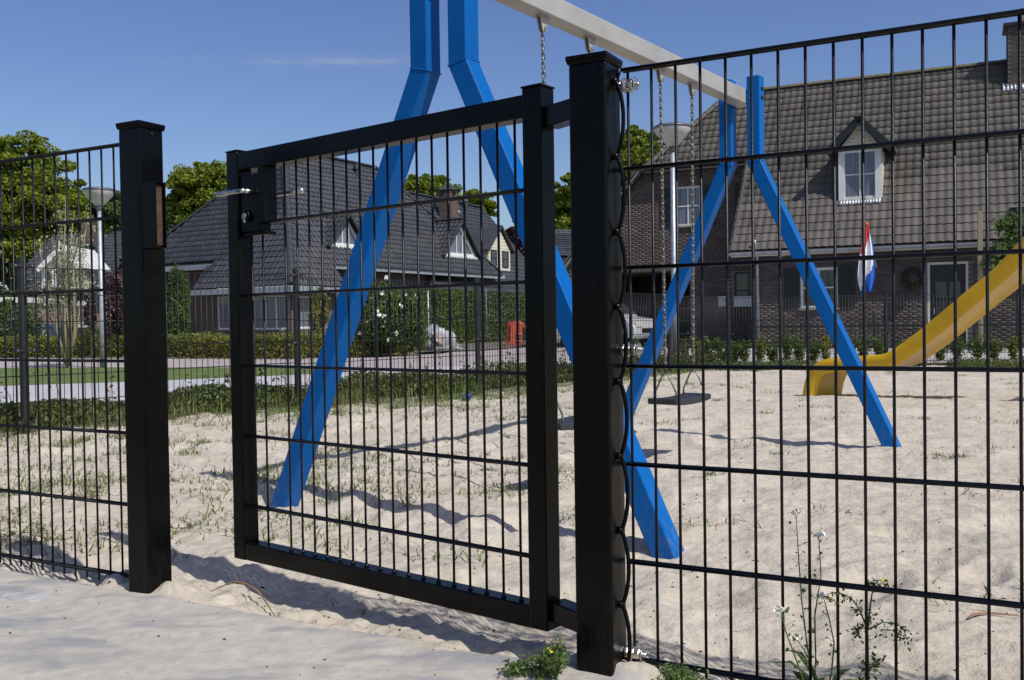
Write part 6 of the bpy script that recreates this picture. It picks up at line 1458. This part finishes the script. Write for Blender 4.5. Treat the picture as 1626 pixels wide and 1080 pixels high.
feathery(1068, 1082, .06, .065, .045, 30, 'dense low feathery weed just right of the hinge post foot')
feathery(1165, 1082, .06, .06, .040, 22, 'smaller feathery weed at the bottom of the right panel')
feathery(825, 1066, .05, .04, .030, 12, 'tiny green weed on the paving edge left of the hinge post')
feathery(868, 1048, .07, .05, .03, 14, 'small flat weed close behind the feathery one at the gate foot')
def stalk(px, py_base, tips, label, rosette=True, leafy=.5):
    g = G(px, py_base, .05); b = Vector((g.x, g.y, sz(g.x, g.y))); root = empty('flowering_weed', b, label, 'weed', 'tall thin weeds before the right panel'); st = MB(); lf = []; fl = []; Yb = b.y
    for (tx, ty, dy) in tips:
        t = W(tx, ty, Yb + dy); mid = b.lerp(t, .5) + Vector((rng.normal() * .012, 0, .01)); st.tube([b, b.lerp(mid, .5) + Vector((rng.normal() * .004, 0, 0)), mid, mid.lerp(t, .5) + Vector((rng.normal() * .004, 0, 0)), t], [.0019, .0017, .0015, .0012, .0008], 5)
        fl.append(np.array(tuple(t)) + rng.normal(size=(26, 3)) * np.array([.0045, .0045, .0025]))
        for s in np.linspace(.35, .97, 13):
            c = mid.lerp(t, (s - .5) * 2) if s > .5 else b.lerp(mid, s * 2); a = rng.uniform(0, 6.283); e_ = c + Vector((math.cos(a) * .013, math.sin(a) * .013, .009)); st.tube([c, e_], [.0005, .0004], 3); lf.append(np.array(tuple(e_)) + rng.normal(size=(2, 3)) * .0012)
    st.build('stems', M['weed'], root); leaves('seed_pods', np.concatenate(lf), .0065, M['weed'], root, elong=.9)['kind'] = 'stuff'; leaves('flowers', np.concatenate(fl), .0065, M['flower'], root, elong=.9)['kind'] = 'stuff'
    if rosette:
        V, F2 = [], []
        for k_ in range(14):
            a = rng.uniform(0, 6.283); L = rng.uniform(.05, .12); d = Vector((math.cos(a), math.sin(a), 0)); s = Vector((-d.y, d.x, 0)); k = len(V); up = rng.uniform(.3, 1.1)
            V += [b, b + d * L * .3 + Z3 * L * .4 * up + s * .006, b + d * L * .6 + Z3 * L * .6 * up + s * .008, b + d * L + Z3 * L * .55 * up, b + d * L * .6 + Z3 * L * .6 * up - s * .008, b + d * L * .3 + Z3 * L * .4 * up - s * .006]; F2 += [(k, k + 1, k + 5), (k + 1, k + 2, k + 4, k + 5), (k + 2, k + 3, k + 4)]
        MB().add(V, F2).build('basal_leaves', M['weed'], root, recalc=False)
    return root
stalk(1290, 1092, [(1264, 814, .05), (1300, 849, .02), (1240, 968, -.04)], 'tall thin weed with white flower heads before the right panel')
stalk(1310, 1090, [(1307, 946, .03), (1263, 1012, -.02)], 'shorter thin weed with white flower heads beside the tall one')
# branching weed
g = G(1378, 1100, .05); b = Vector((g.x, g.y, sz(g.x, g.y))); root = empty('branching_weed', b, 'branching weed with small dark green leaves and yellow flower buds', 'weed'); st = MB(); lf = []
def br(p, q, r, n, spread=.008):
    mid = p.lerp(q, .5) + Vector((0, 0, .008)); st.tube([p, mid, q], [r, r * .8, r * .4], 5)
    for _ in range(n): t = rng.uniform(.15, 1); c = p.lerp(q, t); lf.append(np.array(tuple(c)) + rng.normal(size=(7, 3)) * spread)
Yb = b.y; n1 = W(1378, 1000, Yb); n2 = W(1387, 930, Yb + .01)
br(b, n1, .0035, 5); br(n1, n2, .0022, 4); br(n1, W(1352, 950, Yb), .002, 3); br(W(1352, 950, Yb), W(1310, 944, Yb - .01), .0013, 6, .007); br(n1, W(1425, 990, Yb), .0016, 4); br(W(1400, 1000, Yb), W(1440, 1015, Yb), .0013, 4, .008)
br(n1, W(1355, 1005, Yb), .0014, 6, .008); br(b.lerp(n1, .4), W(1395, 1050, Yb), .0014, 7, .008); br(n2, W(1405, 925, Yb), .0011, 5, .006); br(n2, W(1372, 925, Yb), .0009, 2, .004); br(W(1425, 990, Yb), W(1443, 1020, Yb), .001, 6, .007); br(b, W(1372, 1060, Yb), .001, 8, .009)
st.build('stems', M['darkleaf'], root, smooth=True); leaves('leaves', np.concatenate(lf), .0088, M['darkleaf'], root, elong=.5)
P = np.array([tuple(W(x, y, Yb)) for x, y in ((1407, 923), (1401, 921), (1322, 953), (1312, 948))]); leaves('buds', np.repeat(P, 8, 0) + rng.normal(size=(32, 3)) * .002, .005, M['petal'], root)['kind'] = 'stuff'
# blue scrap lying on the sand near the far fence
g = G(741, 637, -.02); vs, fs = lump(Vector((g.x, g.y, sz(g.x, g.y) + .03)), .045, .04, .05, 12, .45, 12, 8); o = MB().add(vs, fs).build('litter', M['wrapper'], None, org=g); tag(o, 'small crumpled blue wrapper lying by the far fence post behind the gate', 'litter')

# ============================================================ THIN CLOUD STREAK
def cloud_strip():
    m = bpy.data.materials.new('thin_cloud'); m.use_nodes = True; t = m.node_tree; N = t.nodes; L = t.links; N.clear()
    out_ = N.new('ShaderNodeOutputMaterial'); tr = N.new('ShaderNodeBsdfTransparent'); em = N.new('ShaderNodeBsdfDiffuse'); tl = N.new('ShaderNodeBsdfTranslucent'); em.inputs[0].default_value = tl.inputs[0].default_value = (.85, .85, .85, 1)
    ad = N.new('ShaderNodeMixShader'); ad.inputs[0].default_value = .5; L.new(em.outputs[0], ad.inputs[1]); L.new(tl.outputs[0], ad.inputs[2]); mx = N.new('ShaderNodeMixShader')
    uv = N.new('ShaderNodeTexCoord'); mp = N.new('ShaderNodeMapping'); mp.inputs['Scale'].default_value = (7, 1.6, 1); mp.inputs['Rotation'].default_value = (0, 0, .0); L.new(uv.outputs['UV'], mp.inputs[0])
    nz = N.new('ShaderNodeTexNoise'); nz.inputs['Scale'].default_value = 1.2; nz.inputs['Detail'].default_value = 7; nz.inputs['Distortion'].default_value = .6; L.new(mp.outputs[0], nz.inputs[0])
    sp_ = N.new('ShaderNodeSeparateXYZ'); L.new(uv.outputs['UV'], sp_.inputs[0])
    def cv(inp, pts_):
        r = N.new('ShaderNodeValToRGB'); e = r.color_ramp.elements; e[0].position = pts_[0][0]; e[0].color = (pts_[0][1],) * 3 + (1,); e[1].position = pts_[-1][0]; e[1].color = (pts_[-1][1],) * 3 + (1,)
        for p, v in pts_[1:-1]: q = e.new(p); q.color = (v, v, v, 1)
        L.new(inp, r.inputs[0]); return r.outputs[0]
    a = cv(sp_.outputs[0], [(0, 0), (.1, .12), (.28, .15), (.40, .08), (.48, .6), (.58, .5), (.75, .9), (.92, .6), (1, 0)]); b = cv(sp_.outputs[1], [(0, 0), (.32, .15), (.50, 1), (.66, .35), (1, 0)]); c = cv(nz.outputs[0], [(.30, .15), (.68, 1)])
    m1 = N.new('ShaderNodeMath'); m1.operation = 'MULTIPLY'; L.new(a, m1.inputs[0]); L.new(b, m1.inputs[1]); m2 = N.new('ShaderNodeMath'); m2.operation = 'MULTIPLY'; L.new(m1.outputs[0], m2.inputs[0]); L.new(c, m2.inputs[1])
    m3 = N.new('ShaderNodeMath'); m3.operation = 'MULTIPLY'; m3.inputs[1].default_value = .62; L.new(m2.outputs[0], m3.inputs[0])
    L.new(m3.outputs[0], mx.inputs[0]); L.new(tr.outputs[0], mx.inputs[1]); L.new(ad.outputs[0], mx.inputs[2]); L.new(mx.outputs[0], out_.inputs[0]); return m
Yc = 1500; q = [W(190, 118, Yc), W(680, 116, Yc), W(680, 78, Yc), W(190, 80, Yc)]
m = MB(); nx = 24; vs = []
for j in range(5):
    for i in range(nx + 1):
        a = q[0].lerp(q[1], i / nx); b = q[3].lerp(q[2], i / nx); p = a.lerp(b, j / 4); vs.append(p)
m.add(vs, [(j * (nx + 1) + i, j * (nx + 1) + i + 1, (j + 1) * (nx + 1) + i + 1, (j + 1) * (nx + 1) + i) for j in range(4) for i in range(nx)])
o = m.build('cloud', cloud_strip(), None, smooth=True, recalc=False); o['kind'] = 'stuff'
ul = o.data.uv_layers.new(name='UVMap')
for lp_ in o.data.loops: vi = lp_.vertex_index; ul.data[lp_.index].uv = ((vi % (nx + 1)) / nx, (vi // (nx + 1)) / 4)
